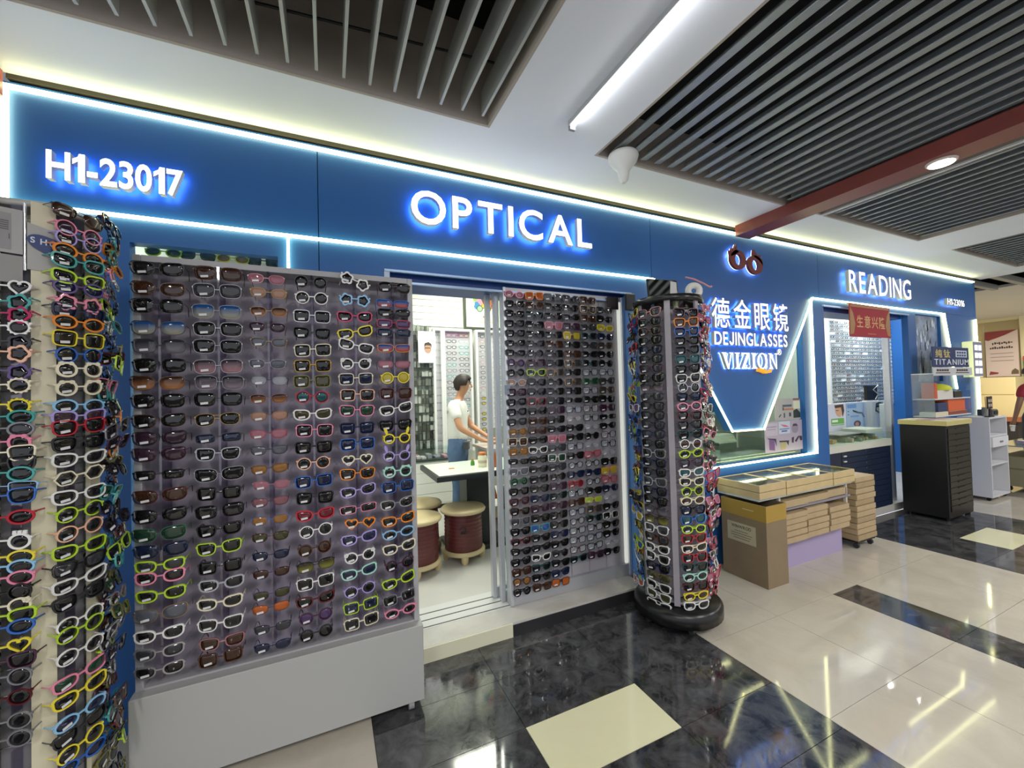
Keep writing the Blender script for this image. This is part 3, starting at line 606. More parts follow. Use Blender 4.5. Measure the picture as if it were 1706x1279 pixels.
RB = """362 avi charcoal brown .35;388 round pink plum .1;403 round lavender dark .12;425 oval orange dark .08;440 cat teal dark .1;466 cat lime dark .12;481 oval purple navy;507 flower pink dark .05;522 way navy navy;539 oval orange dark .05;566 square yellow dark .03;592 round blue dark;616 bear cream dark;646 bear cream dark;676 oval lblue dark;694 cat lavender plum;710 way red dark -.05;737 way charcoal dark -.05;763 cat white dark -.07;791 hex cream dark -.08;823 cat white dark -.1;851 round lime dark -.1;881 round peach dark -.12;912 cat lime dark -.14;939 way black smoke -.14;965 cat white dark -.15;992 way charcoal dark -.15;1030 round white dark -.2;1046 round lime dark -.2;1082 round white dark -.2;1122 cat pink green -.25;1150 cat yellow dark -.25;1187 oval lblue navy -.3;1210 way charcoal dark -.25;1238 round yellow dark -.25;1262 oval blue navy -.25"""
for nm, s_, dk, lab in (('a', RA, -PI/6, 'rack column away from the board'), ('b', RB, PI/6, 'rack column nearest the board')):
    x, y = col(C1, th1, e1, dk)
    for i, (yy, st, fr, ln, ro) in enumerate(spec(s_)):
        place(st, fr, ln, (x, y, height_at(x, y, yy)), th1+dk, '%s down in %s' % (ordinal(i+1), lab), 'children\'s sunglasses on the revolving rack', 'open', .08+random.uniform(-.12, .1), ro*.5+random.uniform(-.06, .06), .92)
FK = list(FC); LK = ['dark']*6+['smoke', 'navy', 'green', 'brown']; rs = random.Random(11)
for i in range(80):
    dk = PI/2+rs.uniform(-.35, .1); x, y = col(C1, th1, e1+rs.uniform(-.01, .03), dk)
    mass.put(rs.choice(['way', 'round', 'cat', 'oval', 'square']), rs.choice(['black', 'black', 'navy', 'plum', 'brown', 'maroon', 'teal', 'olive', 'orange', 'silver', 'pink', 'lime']), rs.choice(LK), (x, y, .20+.0238*i), th1+dk-rs.uniform(.0, .35), rs.uniform(-.3, .3), rs.uniform(-.3, .3), .92)
for i in range(30):
    x2, y2 = col(C1, th1, e1, -PI/2); mass.put(rs.choice(['way', 'round', 'cat', 'oval']), rs.choice(FK), 'dark', (x2, y2, .22+.06*i), th1-PI/2, 0, 0, .92)
for k in range(6):
    x, y = col(C1, th1, .10, PI/6+PI/3*k); b = MB(); b.box(-.036, .036, -.002, .002, .2, 2.0); b.xform(Matrix.Translation((x, y, 0)) @ Matrix.Rotation(th1+PI/6+PI/3*k+PI/2, 4, 'Z')); b.build('back_strip', M('#6f6e72', .45), bpy.data.objects['revolving_rack'])
# signs on top of the left rack
sg = thing('rack_sign', 'grey sign board with a blue oval reading SHO on top of the revolving rack', 'sign', (-.93, -.62, 2.0))
sgx, sgy = col(C1, th1, .128, 0); B_ = Matrix.Translation((sgx, sgy, height_at(sgx, sgy, 408)-1.985)) @ Matrix.Rotation(th1+PI/2, 4, 'Z')
MB().prism([(-.032, 1.905), (.05, 1.905), (.05, 2.0), (.02, 2.03), (-.032, 2.045)], -.003, .003).xform(B_).build('board', M('#a6a5a1', .45), sg)
MB().prism([(.008+.040*math.cos(q), 1.983+.026*math.sin(q)-.012*math.cos(q)) for q in [2*PI*k/28 for k in range(28)]], -.0085, -.0045).xform(B_).build('oval', M('#15326e', .4), sg)
for i, ch in enumerate('SHO'):
    vs, fs = glyph(ch, .02, .1); b = MB(); b.add([(-.026+i*.0185+v.x*.021, -.0095 if v.z > 0 else -.0086, 1.985-i*.002+v.y*.024) for v in vs], fs); b.xform(B_); b.build('letter', M('#d6dbe2', .4), sg)
MB().tube([(-.036, .0, 1.90), (-.036, .0, 2.10)], .004, 8).xform(B_).build('sign_post', CHROME, sg)
sg = thing('notice_card', 'plain grey notice card with faint print on top of the revolving rack', 'sign', (sgx, sgy, 1.95))
MB().box(-.155, -.040, -.004, -.001, 1.945, 2.075).xform(B_).build('card', M('#a3a2a0', .45), sg)
MB().box(-.155, -.040, -.001, .004, 1.86, 1.94).xform(B_).build('lower_panel', M('#8d8c89', .45), sg)
MB().box(-.155, -.062, -.0052, -.0041, 1.955, 2.06).xform(B_).build('print', M('#8b8a8b', .45), sg)
b = MB()
for i in range(5): b.box(-.088, -.066, -.0062, -.0053, 2.035-.006*i, 2.038-.006*i)
b.box(-.066, -.064, -.0062, -.0053, 1.985, 2.0); b.xform(B_).build('lines', M('#5c5b5e', .5), sg)

# right-hand turning stand
C2 = (2.02, -.385)
t, th2 = rack(C2, .165, .15, 1.99, 'revolving_stand', 'tall revolving sunglasses stand on a black wheeled base by the pointed sign', M('#141415', .3), .265, .034, M('#a39ea4', .4))
e2 = .212
for k in range(6):
    x, y = col(C2, th2, .16, PI/6+PI/3*k); b = MB(); b.box(-.075, .075, -.002, .002, .2, 1.93); b.xform(Matrix.Translation((x, y, 0)) @ Matrix.Rotation(th2+PI/6+PI/3*k+PI/2, 4, 'Z')); b.build('back_strip', M('#8f8a93', .45), t)
MB().lathe([(.02, 1.985), (.215, 1.985), (.218, 2.0), (.214, 2.02), (.02, 2.024)], (C2[0], C2[1], 0), 30).build('top_disc', M('#232325', .25), t)
xa, ya = col(C2, th2, .19, -PI/3-.12); MB().tube([(xa, ya, .13), (xa, ya, .86)], .016, 12).build('pole', M('#9fa0a4', .3, .6), t)
s1 = ['way rose smoke', 'way charcoal dark', 'way brown dark', 'way black dark', 'way black navy', 'way black smoke', 'way plum smoke', 'bigcat black dark', 'avi black smokefade', 'avi black smoke', 'way black smoke', 'way black smoke', 'way charcoal smoke', 'way navy smoke', 'way charcoal dark', 'way silver dark', 'way navy dark', 'way charcoal dark', 'way silver smoke', 'way navy dark', 'way black dark', 'avi brown greyfade', 'avi brown oliveFade', 'way white smoke', 'way brown smoke', 'cat white dark', 'way white dark', 'way navy dark', 'avi gold olive', 'way white dark', 'way white olive', 'way white dark']
s2 = ['way plum dark', 'way orange brown', 'way blue navy', 'way black dark', 'way charcoal dark', 'way dteal teal', 'way black dark', 'way white dark', 'round silver dark', 'way black navy', 'oval pink smoke', 'way maroon dark', 'way black dark', 'way dteal dark', 'round white brown', 'oval lime dark', 'way plum smoke', 'cat white teal', 'cat cream dark', 'round lime dark', 'oval cream brown', 'way black navy', 'way blue teal', 'oval lime dark', 'way red brown', 'cat cream dark', 'way red dark', 'way dteal dark', 'oval mint dark', 'way maroon dark', 'oval yellow brown', 'cat white dark']
for s_, dk, lab in ((s1, -PI/6, 'stand column facing the doorway'), (s2, PI/6, 'stand column facing the wooden boxes')):
    x, y = col(C2, th2, e2, dk); zt_ = height_at(x, y, 521); zb_ = height_at(x, y, 1008)
    for i, d in enumerate(s_):
        st, fr, ln = d.split()
        place(st, fr, ln, (x, y, zt_+(zb_-zt_)*i/(len(s_)-1)), th2+dk, '%s down in %s' % (ordinal(i+1), lab), 'sunglasses on the tall revolving stand', 'fold', .05+random.uniform(-.08, .08), random.uniform(-.05, .05)-(.03 if dk > 0 else 0), 1.08)
for dk, pal, lens in ((-PI/2, ['yellow', 'lime', 'orange', 'blue', 'blue', 'black', 'white', 'white', 'red', 'black', 'navy'], ['blue', 'yellow', 'dark', 'rainbow', 'lime', 'dark']), (PI/2, ['pink', 'red', 'magenta', 'white', 'pink', 'black', 'navy', 'red'], ['dark', 'smoke', 'pink']), (PI*5/6, FK, ['dark']), (-PI*5/6, FK, ['dark'])):
    for i in range(78):
        d2 = dk+(rs.uniform(-.25, .1)*(1 if dk > 0 else -1)); x, y = col(C2, th2, e2+rs.uniform(-.01, .035), d2)
        mass.put(rs.choice(['sport', 'way', 'cat', 'way']), rs.choice(pal), rs.choice(lens), (x, y, .21+.0228*i), th2+d2-(rs.uniform(.0, .4)*(1 if dk > 0 else -1)), rs.uniform(-.3, .3), rs.uniform(-.3, .3), 1.02)
sg = thing('tabletop_mirror', 'black-framed mirror standing on top of the tall revolving stand', 'mirror', (1.97, -.42, 2.02))
Bm = Matrix.Translation((1.985, -.40, 0)) @ Matrix.Rotation(-.15, 4, 'Z') @ Matrix.Translation((0, 0, 2.025)) @ Matrix.Rotation(-.12, 4, 'X')
MB().bbox(-.115, .115, 0.0, .012, .01, .135, .003).xform(Bm).build('frame', BLACK, sg)
MB().box(-.108, .108, -.0015, 0.0, .016, .129).xform(Bm).build('mirror_glass', M('#b9bdb6', .05, 1.0), sg)
MB().prism([(.045, .02), (.10, .03), (.105, .12), (.06, .125)], -.003, -.002).xform(Bm).build('picture', M('#cfd0cc', .4), sg)
for x in (-.09, .09): MB().tube([(x, .004, .01), (x, .03, -.002)], .004, 6).xform(Bm).build('foot', CHROME, sg)
sg = thing('earmuff_holder', 'round white earmuff-like holder with a pink strap on the tall stand', 'holder', (2.16, -.40, 2.024))
MB().tube([(.036*math.cos(2*PI*k/20), 0, .058+.036*math.sin(2*PI*k/20)) for k in range(21)], .020, 10).xform(Matrix.Translation((2.165, -.475, 2.018)) @ Matrix.Rotation(-.5, 4, 'Z')).build('ring', M('#dedbd5', .4), sg); MB().lathe([(.03, 0), (.034, .008), (.02, .016)], (2.165, -.475, 2.022), 16).build('foot', M('#2b2b2d', .4), sg)
MB().tube([(2.10, -.47, 2.16), (2.15, -.49, 2.148), (2.22, -.50, 2.125), (2.28, -.50, 2.105), (2.30, -.50, 2.112)], .006, 8).build('strap', M('#c98e92', .4), sg)

# ---------------------------------------------------------------- sliding display door
t = thing('display_door', 'sliding aluminium display door covered with rows of dark sunglasses', 'door', (1.54, .08, .084))
x0, x1 = 1.045, 2.03
MB().box(x0+.02, x1-.02, .085, .10, .12, 2.12).build('back_panel', M('#a5a2a8', .4), t)
for a in ((x0, x0+.022), (x1-.022, x1)): MB().bbox(a[0], a[1], .045, .11, .085, 2.14, .002).build('stile', ALU, t)
MB().box(x0+.022, x1-.022, .055, .108, .085, .165).build('bottom_rail', M('#b3b5ba', .35, .4), t)
MB().box(x0+.022, x1-.022, .055, .108, 2.115, 2.14).build('top_rail', M('#b3b5ba', .35, .4), t)
MB().box(1.985, 2.005, .06, .075, .17, 2.11).build('light_bar', M('#f4f7ec', .4, emit=.5), t)
MB().box(x0-.006, x0+.03, .035, .045, 1.44, 1.50).build('handle', M('#7c8694', .35, .5), t)
for k in range(6): MB().box(1.16+.148*k-.0745, 1.16+.148*k-.0735, .08, .085, .17, 2.11).build('column_line', M('#8f8c93', .5), t)
DX = [1.122, 1.268, 1.412, 1.556, 1.700, 1.844]
zt_ = height_at(1.2, .06, 493); zb_ = height_at(1.2, .06, 978); nr = 31
d1 = "oval pink pink;way black dark;way black dark;way black dark;way black dark;cat black dark;cat black dark;round plum purple;round black dark;oval clear peach;square plum plum;way black dark;way black dark;way charcoal smoke;round tan amber;square cream brown;square tan amber;rect black dark;way clear grey;round green green;way black dark;way maroon plum;way brown dark;way grey smoke;way black dark;cat maroon dark;cat black dark;way black dark;square brown brown;round brown amber;round black dark".split(';')
spc = {(0, 1): 'square orange orange', (1, 1): 'square brown brown', (0, 2): 'square charcoal grey', (3, 2): 'square pink pink', (4, 3): 'square gold yellow', (3, 5): 'cat yellow yellow', (8, 1): 'cat lime dark', (11, 1): 'square red dark', (15, 2): 'square pink pink', (16, 1): 'cat white dark', (17, 2): 'square white green', (24, 1): 'way teal blue', (27, 1): 'cat white dark', (20, 3): 'round red red', (17, 4): 'way red pink', (22, 4): 'rect yellow lime', (19, 5): 'square orange yellow', (20, 5): 'square red pink', (29, 3): 'square pink pink', (30, 2): 'square brown orange', (9, 4): 'way green green', (0, 5): 'rect clear clear', (24, 5): 'square white dark'}
for c in range(6):
    for i in range(nr):
        if i > 28 and c > 2 or (c == 5 and i == 0): continue
        z = zt_+(zb_-zt_)*i/(nr-1); p = (DX[c]+rs.uniform(-.003, .003), .035, z)
        if c == 0: d = d1[i]
        elif (i, c) in spc: d = spc[(i, c)]
        else:
            clear = c >= 3 and (i > 11 or (c > 3 and i > 7)) and rs.random() < .62
            d = rs.choice(['square black clear', 'square charcoal clear', 'rect black clear', 'metal silver clear', 'round charcoal clear', 'metal tan clear', 'square brown clear', 'square navy clear']) if clear else rs.choice(['way black dark']*5+['square black dark', 'cat black dark', 'way charcoal smoke', 'square brown brown', 'way navy navy', 'round charcoal dark', 'rect black dark', 'square plum plum', 'square tan smoke', 'way dteal dark'])
        st, fr, ln = d.split(); ti, ro = .03+rs.uniform(-.05, .05), rs.uniform(-.05, .05)
        if c == 0: place(st, fr, ln, p, FRONT, '%s down in outermost column on the sliding door' % ordinal(i+1), 'sunglasses on the sliding door', 'fold', ti, ro, .96)
        elif ln == 'clear': place(st, fr, ln, p, FRONT, '%s row, %s column of the sliding door' % (ordinal(i+1), ordinal(c+1)), 'clear glasses on the sliding door', 'fold', ti, ro, .9, 'eyeglasses', True, 'eyeglasses')
        else: mass.put(st, fr, ln, p, FRONT, ti, ro, .96)
me = mass.b.mesh('sunglasses_mass', mass.mats); o = bpy.data.objects.new('sunglasses_rows', me); COL.objects.link(o)
tag(o, 'remaining dark and coloured sunglasses packed on the sliding door and the sides of both revolving stands', 'sunglasses', kind='stuff')

q = thing('door_card', 'small black card stuck on the top corner of the sliding display door', 'card', (1.93, .03, 2.06)); MB().bbox(1.875, 1.975, .038, .044, 2.045, 2.135, .001).build('card', M('#1c1114', .5), q)
q = thing('alarm_box', 'dark grey box on the blue door jamb behind the tall stand', 'box', (2.02, -.03, 2.04)); MB().bbox(1.985, 2.065, -.05, -.013, 2.03, 2.15, .008).build('box_body', M('#2b2c30', .5), q)
# sunglasses lying on the shelf in the window behind the board
w = thing('window_shelf', 'glass shelf in the window above the grey board', 'shelf', (-.51, .15, 2.02))
MB().box(-.79, -.23, .075, .25, 2.128, 2.136).build('shelf_plate', GLASS, w); MB().box(-.79, -.23, .27, .28, 1.9, 2.174).build('back_card', M('#c8d0b8', .5), w)
for i, (x, st, fr, ln, wh) in enumerate([(-.71, 'oval', 'lime', 'green', 'at the rack end'), (-.575, 'avi', 'navy', 'green', 'second from the rack end'), (-.43, 'oval', 'yellow', 'amber', 'third from the rack end'), (-.295, 'square', 'charcoal', 'green', 'farthest from the rack')]):
    place(st, fr, ln, (x, .105, 2.172), FRONT, 'on the window shelf, %s' % wh, 'sunglasses in the window', 'open', -.1, 0, 1.0, tag_=False)
# ================================================================ PEOPLE
SKIN = '#c58f6c'
def skin(name, chains, mat, parent, sub=2):
    """chains: lists of (point, (rx, ry)); a chain starting with an int joins the point of that index"""
    V = []; E = []; R = []
    for ch in chains:
        prev = None
        for it in ch:
            if isinstance(it, int): prev = it; continue
            V.append(it[0]); r = it[1]; R.append(r if isinstance(r, tuple) else (r, r)); k = len(V)-1
            if prev is not None: E.append((prev, k))
            prev = k
    me = bpy.data.meshes.new(name); me.from_pydata(V, E, []); o = bpy.data.objects.new(name, me); COL.objects.link(o)
    md = o.modifiers.new('skin', 'SKIN'); md.use_smooth_shade = True
    for i, r in enumerate(R): me.skin_vertices[0].data[i].radius = r
    me.skin_vertices[0].data[0].use_root = True
    ss = o.modifiers.new('sub', 'SUBSURF'); ss.levels = sub; ss.render_levels = sub
    me.materials.append(mat); o.parent = parent; return o
def shape(mb, name, mats, parent): return mb.build(name, mats, parent, local=True)
def person(label, loc, rot, arms, legs, shirt, trousers, shoe, hairc, skinc, sc=1.0, head_pitch=.25):
    """local frame: faces +x, left is +y; heights for a 1.56 m figure"""
    t = thing('person', label, 'person', loc, rot=rot); t.scale = (sc,)*3
    sk = M(skinc, .5)
    hx, hz = .075, 1.43
    ch = [[((0, 0, .84), (.055, .085)), ((.0, 0, 1.0), (.06, .09)), ((.0, 0, 1.16), (.07, .10)), ((.01, 0, 1.255), (.05, .08)), ((.03, 0, 1.325), .047), ((.045, 0, 1.375), .044), ((hx-.005, 0, hz-.01), (.068, .060)), ((hx+.005, 0, hz+.055), (.082, .070)), ((hx-.005, 0, hz+.105), (.066, .058))]]
    for s, (el, wr, pa) in ((1, arms[0]), (-1, arms[1])):
        ch.append([3, ((.0, s*.155, 1.235), .040), (el, .036), (wr, .024), (pa, (.021, .032))])
    for s, (kn, an) in ((1, legs[0]), (-1, legs[1])):
        ch.append([0, ((.0, s*.085, .74), .07), (kn, .055), (an, .036)])
    skin('body', ch, sk, t)
    for s, (el, wr, pa) in ((1, arms[0]), (-1, arms[1])):
        d = (Vector(pa)-Vector(wr)).normalized(); side = d.cross(Vector((0, 0, 1))).normalized(); dn = side.cross(d); b = MB()
        for f in range(4):
            base = Vector(pa)+side*(.021-.014*f)*1.0+d*.012; L = (.062, .07, .066, .052)[f]
            b.tube([base, base+d*L*.5-dn*-.004, base+d*L*.8+dn*.012, base+d*L*.95+dn*.026], [.0085, .008, .007, .0055], 7)
        th = Vector(wr)+d*.025+side*(-.024*s); b.tube([th, th+d*.03-side*.016*s, th+d*.055-side*.014*s+dn*.008], [.010, .009, .006], 7)
        shape(b, 'fingers', sk, t)
    # shirt
    sh = [[((0, 0, .83), (.125, .155)), ((0, 0, 1.0), (.112, .138)), ((.005, 0, 1.13), (.116, .150)), ((.005, 0, 1.235), (.092, .125)), ((.02, 0, 1.292), (.060, .078))]]
    for s, (el, wr, pa) in ((1, arms[0]), (-1, arms[1])):
        m = Vector((0, s*.155, 1.245)).lerp(Vector(el), .62); sh.append([3, ((.0, s*.12, 1.252), .068), ((.0, s*.158, 1.235), .066), (tuple(m), .060)])
    skin('shirt', sh, M(shirt, .75), t)
    tr = [[((0, 0, .98), (.10, .13)), ((0, 0, .90), (.105, .135)), ((0, 0, .80), (.118, .150))]]
    for s, (kn, an) in ((1, legs[0]), (-1, legs[1])):
        a2 = Vector(kn).lerp(Vector(an), .93); tr.append([2, ((.0, s*.088, .70), .096), (kn, .070), (tuple(a2), .058)])
    skin('trousers', tr, M(trousers, .8, noise=.12, scale=25), t)
    for s, (kn, an) in ((1, legs[0]), (-1, legs[1])):
        x, y, z = an; b = MB(); b.ell((x+.05, y, .034), (.115, .042, .036), 0, 14, 8); b.box(x-.055, x+.155, y-.036, y+.036, 0.0, .014); shape(b, 'shoe', M(shoe, .6), t)
    hb = MB(); n, k = 18, 10; vs = []; fs = []
    for i in range(k+1):
        ph = PI*i/k*.60
        for j in range(n):
            a = 2*PI*j/n; front = math.cos(a); drop = .98+(.28 if front < -.2 else (-.02 if abs(math.sin(a)) > .8 else -.40))*min(1, i/6)
            p2 = ph*drop; r = 1+.03*math.sin(5*a+i)
            vs.append((hx-.004+.092*math.sin(p2)*math.cos(a)*r, .078*math.sin(p2)*math.sin(a)*r, hz+.052+.093*math.cos(p2)))
    for i in range(k):
        for j in range(n): q = (j+1) % n; fs.append((i*n+j, i*n+q, (i+1)*n+q, (i+1)*n+j))
    hb.add(vs, fs, 0, True); ho = shape(hb, 'hair', M(hairc, .55), t)
    sol = ho.modifiers.new('thick', 'SOLIDIFY'); sol.thickness = .012; sol.offset = -1
    f = MB(); f.tube([(hx+.080, 0, hz+.045), (hx+.090, 0, hz+.014), (hx+.080, 0, hz+.006)], [.006, .011, .008], 8); shape(f, 'nose', sk, t)
    for s in (1, -1):
        f = MB(); f.ell((hx+.076, s*.030, hz+.045), (.008, .013, .006)); shape(f, 'eye', M('#2a1d18', .3), t)
        f = MB(); f.tube([(hx+.079, s*.018, hz+.063), (hx+.077, s*.032, hz+.067), (hx+.066, s*.046, hz+.062)], .0035, 6); shape(f, 'eyebrow', M(hairc, .6), t)
        f = MB(); f.ell((hx-.002, s*.071, hz+.030), (.018, .010, .028)); shape(f, 'ear', sk, t)
    f = MB(); f.ell((hx+.076, 0, hz-.018), (.008, .022, .006)); shape(f, 'mouth', M('#9c5348', .5), t)
    return t
# woman at the side counter, facing along the shop (right), right arm towards the camera
pw = person('short-haired woman in white T-shirt and blue jeans working at the counter inside the shop', (1.245, 1.80, .08), -.5,
    [((.11, .20, 1.02), (.27, .10, .93), (.34, .07, .90)), ((.07, -.22, 1.03), (.27, -.13, .90), (.345, -.09, .875))],
    [((.02, .09, .45), (-.04, .09, .06)), ((.02, -.09, .45), (-.01, -.09, .06))], '#efeee6', '#5d7899', '#c9c7c2', '#231714', SKIN)
b = MB(); b.ell((.118, -.01, 1.19), (.006, .012, .008), 0, 8, 6); shape(b, 'shirt_badge', BLACK, pw)
b = MB(); b.box(.085, .135, -.15, -.05, .80, .88); shape(b, 'waist_pouch', M('#4a4c52', .6), pw)
pr = person('person in a red T-shirt walking at the far right edge holding a white cup', (10.5, .11, 0), 0.9,
    [((-.02, .24, .98), (.05, .25, .74), (.07, .25, .66)), ((.0, -.22, .99), (.06, -.24, .76), (.08, -.24, .68))],
    [((.05, .09, .45), (-.02, .09, .07)), ((-.02, -.09, .45), (-.06, -.09, .07))], '#9c2b38', '#3a3d48', '#d9d9d9', '#1d1512', '#8d6a55', 1.05)
cp = thing('paper_cup', 'white paper cup held by the person in red', 'cup', (10.3, .3, .5))
hp = pr.matrix_basis @ Vector((.085, .25, .56)); MB().lathe([(.022, 0), (.032, .09), (.034, .092), (.034, .098)], (hp.x, hp.y, hp.z), 16).build('cup_body', WHITE, cp)

# ================================================================ INSIDE THE OPTICAL SHOP
ZF = .08
t = thing('shop_table', 'dark-edged table with white top standing inside the shop doorway', 'table', (1.25, 1.2, ZF))
MB().bbox(.775, 1.72, .82, 1.47, .755, .798, .004).build('edge_frame', M('#26282c', .4), t)
MB().box(.80, 1.70, .845, 1.445, .797, .8005).build('table_top', M('#dfe6da', .22), t)
MB().bbox(1.10, 1.32, 1.08, 1.30, ZF+.03, .757, .004).xform(Matrix.Identity(4)).build('pedestal', M('#1f2022', .45), t)
MB().bbox(.95, 1.48, 1.03, 1.46, ZF, ZF+.035, .004).build('base_plate', M('#2b2725', .5, noise=.2, scale=40), t)
STO = M('#5b2523', .42, noise=.06, scale=10); BEI = M('#cdb98c', .45)
def stool(cx, cy, label):
    t = thing('drum_stool', label, 'stool', (cx, cy, ZF), 'round drum stools at the shop table')
    MB().lathe([(.150, .085), (.158, .10), (.155, .24), (.150, .39)], (cx, cy, ZF), 36).build('drum', STO, t)
    MB().lathe([(.155, .39), (.185, .398), (.190, .412), (.178, .428), (.08, .432), (.001, .433)], (cx, cy, ZF), 36).build('seat', BEI, t)
    MB().lathe([(.165, .060), (.178, .068), (.178, .085), (.160, .095)], (cx, cy, ZF), 36).build('base_ring', BEI, t)
    for k in range(4):
        a = -PI/2-.25+PI/2*k; MB().lathe([(.020, 0), (.028, .02), (.031, .05), (.028, .075)], (cx+.148*math.cos(a), cy+.148*math.sin(a), ZF), 12).build('leg', BEI, t)
    b = MB()
    for i in range(9): z = .12+.03*i; b.lathe([(.1565, z), (.1585, z+.003), (.1565, z+.006)], (cx, cy, ZF), 30)
    w = b.build('ribs', M('#6b2f2c', .4), t)
    b = MB(); b.tube([(cx-.075, cy-.148, ZF+.285), (cx-.055, cy-.158, ZF+.305), (cx-.03, cy-.163, ZF+.298), (cx-.028, cy-.163, ZF+.268), (cx-.065, cy-.153, ZF+.262)], .005, 6); b.tube([(cx-.07, cy-.150, ZF+.25), (cx-.03, cy-.162, ZF+.25)], .004, 6); b.build('ring_handle', M('#2a1413', .4), t)
stool(1.02, .95, 'maroon drum stool with beige seat standing at the front of the shop table'); stool(.62, .86, 'maroon drum stool half hidden by the grey board, nearer of two'); stool(.73, 1.28, 'maroon drum stool half hidden behind another stool')
t = thing('sauce_bottle', 'tall orange bottle with a grey cap on the shop table', 'bottle', (1.30, .98, .80))
MB().lathe([(.030, 0), (.034, .01), (.034, .115), (.024, .13)], (1.33, 1.0, .80), 18).build('bottle_body', M('#b5622a', .35), t); MB().lathe([(.024, .13), (.024, .16), (.02, .163)], (1.33, 1.0, .80), 18).build('cap', M('#9aa0a4', .4), t)
t = thing('milk_jar', 'cream coloured jar with red print beside the orange bottle', 'jar', (1.2, 1.05, .80))
MB().lathe([(.036, 0), (.040, .01), (.040, .09), (.030, .105)], (1.245, 1.06, .80), 18).build('jar_body', M('#e6e3c4', .4), t); MB().lathe([(.031, .105), (.033, .108), (.033, .125), (.03, .128)], (1.245, 1.06, .80), 18).build('lid', M('#d2763a', .4), t); MB().lathe([(.0405, .035), (.0405, .06)], (1.245, 1.06, .80), 18).build('label_band', M('#c9b7a2', .5), t)
t = thing('white_bottle', 'slim white bottle standing behind the orange bottle', 'bottle', (1.32, 1.12, .80))
MB().lathe([(.024, 0), (.027, .008), (.027, .12), (.014, .14), (.014, .165)], (1.345, 1.12, .80), 16).build('bottle_body', M('#e9e6dc', .35), t)
t = thing('green_bottle', 'tiny green-capped bottle on the shop table', 'bottle', (1.20, 1.15, .80))
MB().lathe([(.018, 0), (.020, .006), (.018, .035), (.011, .045)], (1.19, 1.17, .80), 14).build('bottle_body', M('#4f8f3a', .35), t); MB().lathe([(.011, .045), (.011, .06)], (1.19, 1.17, .80), 14).build('cap', M('#b9803a', .4), t)
t = thing('orange_packet', 'small orange paper packet lying on the shop table', 'packet', (.98, 1.1, .80)); MB().bbox(.955, 1.0, 1.1, 1.13, .8005, .806, .001).build('packet_body', M('#d08a5c', .5), t)
t = thing('side_counter', 'white counter with grey box that the woman works at', 'counter', (1.8, 1.75, ZF))
MB().box(1.50, 2.25, 1.55, 1.98, .50, .86).build('counter_body', M('#dcd9cc', .45), t); MB().bbox(1.47, 2.28, 1.52, 2.0, .86, .89, .003).build('worktop', M('#d9c9bd', .35), t)
for x in (1.53, 2.2): 
    for y in (1.58, 1.93): MB().box(x, x+.03, y, y+.03, ZF, .50).build('leg', M('#2d2c2c', .5), t)
MB().box(1.52, 2.24, 1.57, 1.96, ZF+.06, ZF+.085).build('low_shelf', M('#8b7350', .5), t)
t = thing('grey_box', 'plain grey box standing tilted on the side counter', 'box', (1.72, 1.78, .89)); MB().bbox(-.11, .11, -.02, .02, 0, .19, .004).xform(Matrix.Translation((1.70, 1.80, .89)) @ Matrix.Rotation(-.12, 4, 'Y')).build('box_body', M('#8d8d83', .5), t)
t = thing('orange_bag', 'orange shopping bag under the side counter', 'bag', (1.35, 1.5, .4)); MB().prism([(1.33, .40), (1.56, .38), (1.50, .60), (1.36, .62)], 1.485, 1.515).build('bag_body', M('#d9772c', .55), t); MB().box(1.34, 1.50, 1.49, 1.545, ZF, .40).build('bag_base', M('#b9b4ae', .6), t)
t = thing('storage_bin', 'clear plastic bin of goods beneath the side counter', 'bin', (1.72, 1.5, ZF))
MB().box(1.58, 1.84, 1.38, 1.51, ZF, .30).build('bin_body', M('#c3c6c2', .35), t); MB().bbox(1.57, 1.85, 1.37, 1.52, .30, .33, .003).build('bin_lid', M('#2f3133', .4), t); MB().box(1.60, 1.82, 1.39, 1.50, .335, .5).build('contents', M('#8f8d8a', .6), t)

# displays of optical frames along the back wall
PINKS = M('#d3c2cb', .5)
def frame_small(b, x, y, z, s=1.0, mf=0, ml=1, arms=True):
    """simple front of an optical frame: rims, bridge, lenses; faces -y"""
    for sg in (-1, 1):
        c = x+sg*.032*s; o = [(c+.028*s*math.copysign(abs(math.cos(q))**.6, math.cos(q)), z+.019*s*math.copysign(abs(math.sin(q))**.6, math.sin(q))) for q in [2*PI*(k+.5)/10 for k in range(10)]]
        i_ = [(c+(p-c)*(.80 if arms else .70), z+(q-z)*(.74 if arms else .58)) for p, q in o]; n = 10
        vs = [(p, y, q) for p, q in o]+[(p, y, q) for p, q in i_]+[(p, y+.004, q) for p, q in o]
        b.add(vs, [(k, (k+1) % n, n+(k+1) % n, n+k) for k in range(n)]+[(k, 2*n+k, 2*n+(k+1) % n, (k+1) % n) for k in range(n)], mf)
        b.add([(p, y+.001, q) for p, q in i_], [tuple(range(n))], ml)
        if arms: b.box(*sorted((c+sg*.026*s, c+sg*.031*s)), y, y+.06, z+.006*s, z+.009*s, mf)
    b.box(x-.008*s, x+.008*s, y, y+.003, z+.004*s, z+.008*s, mf)
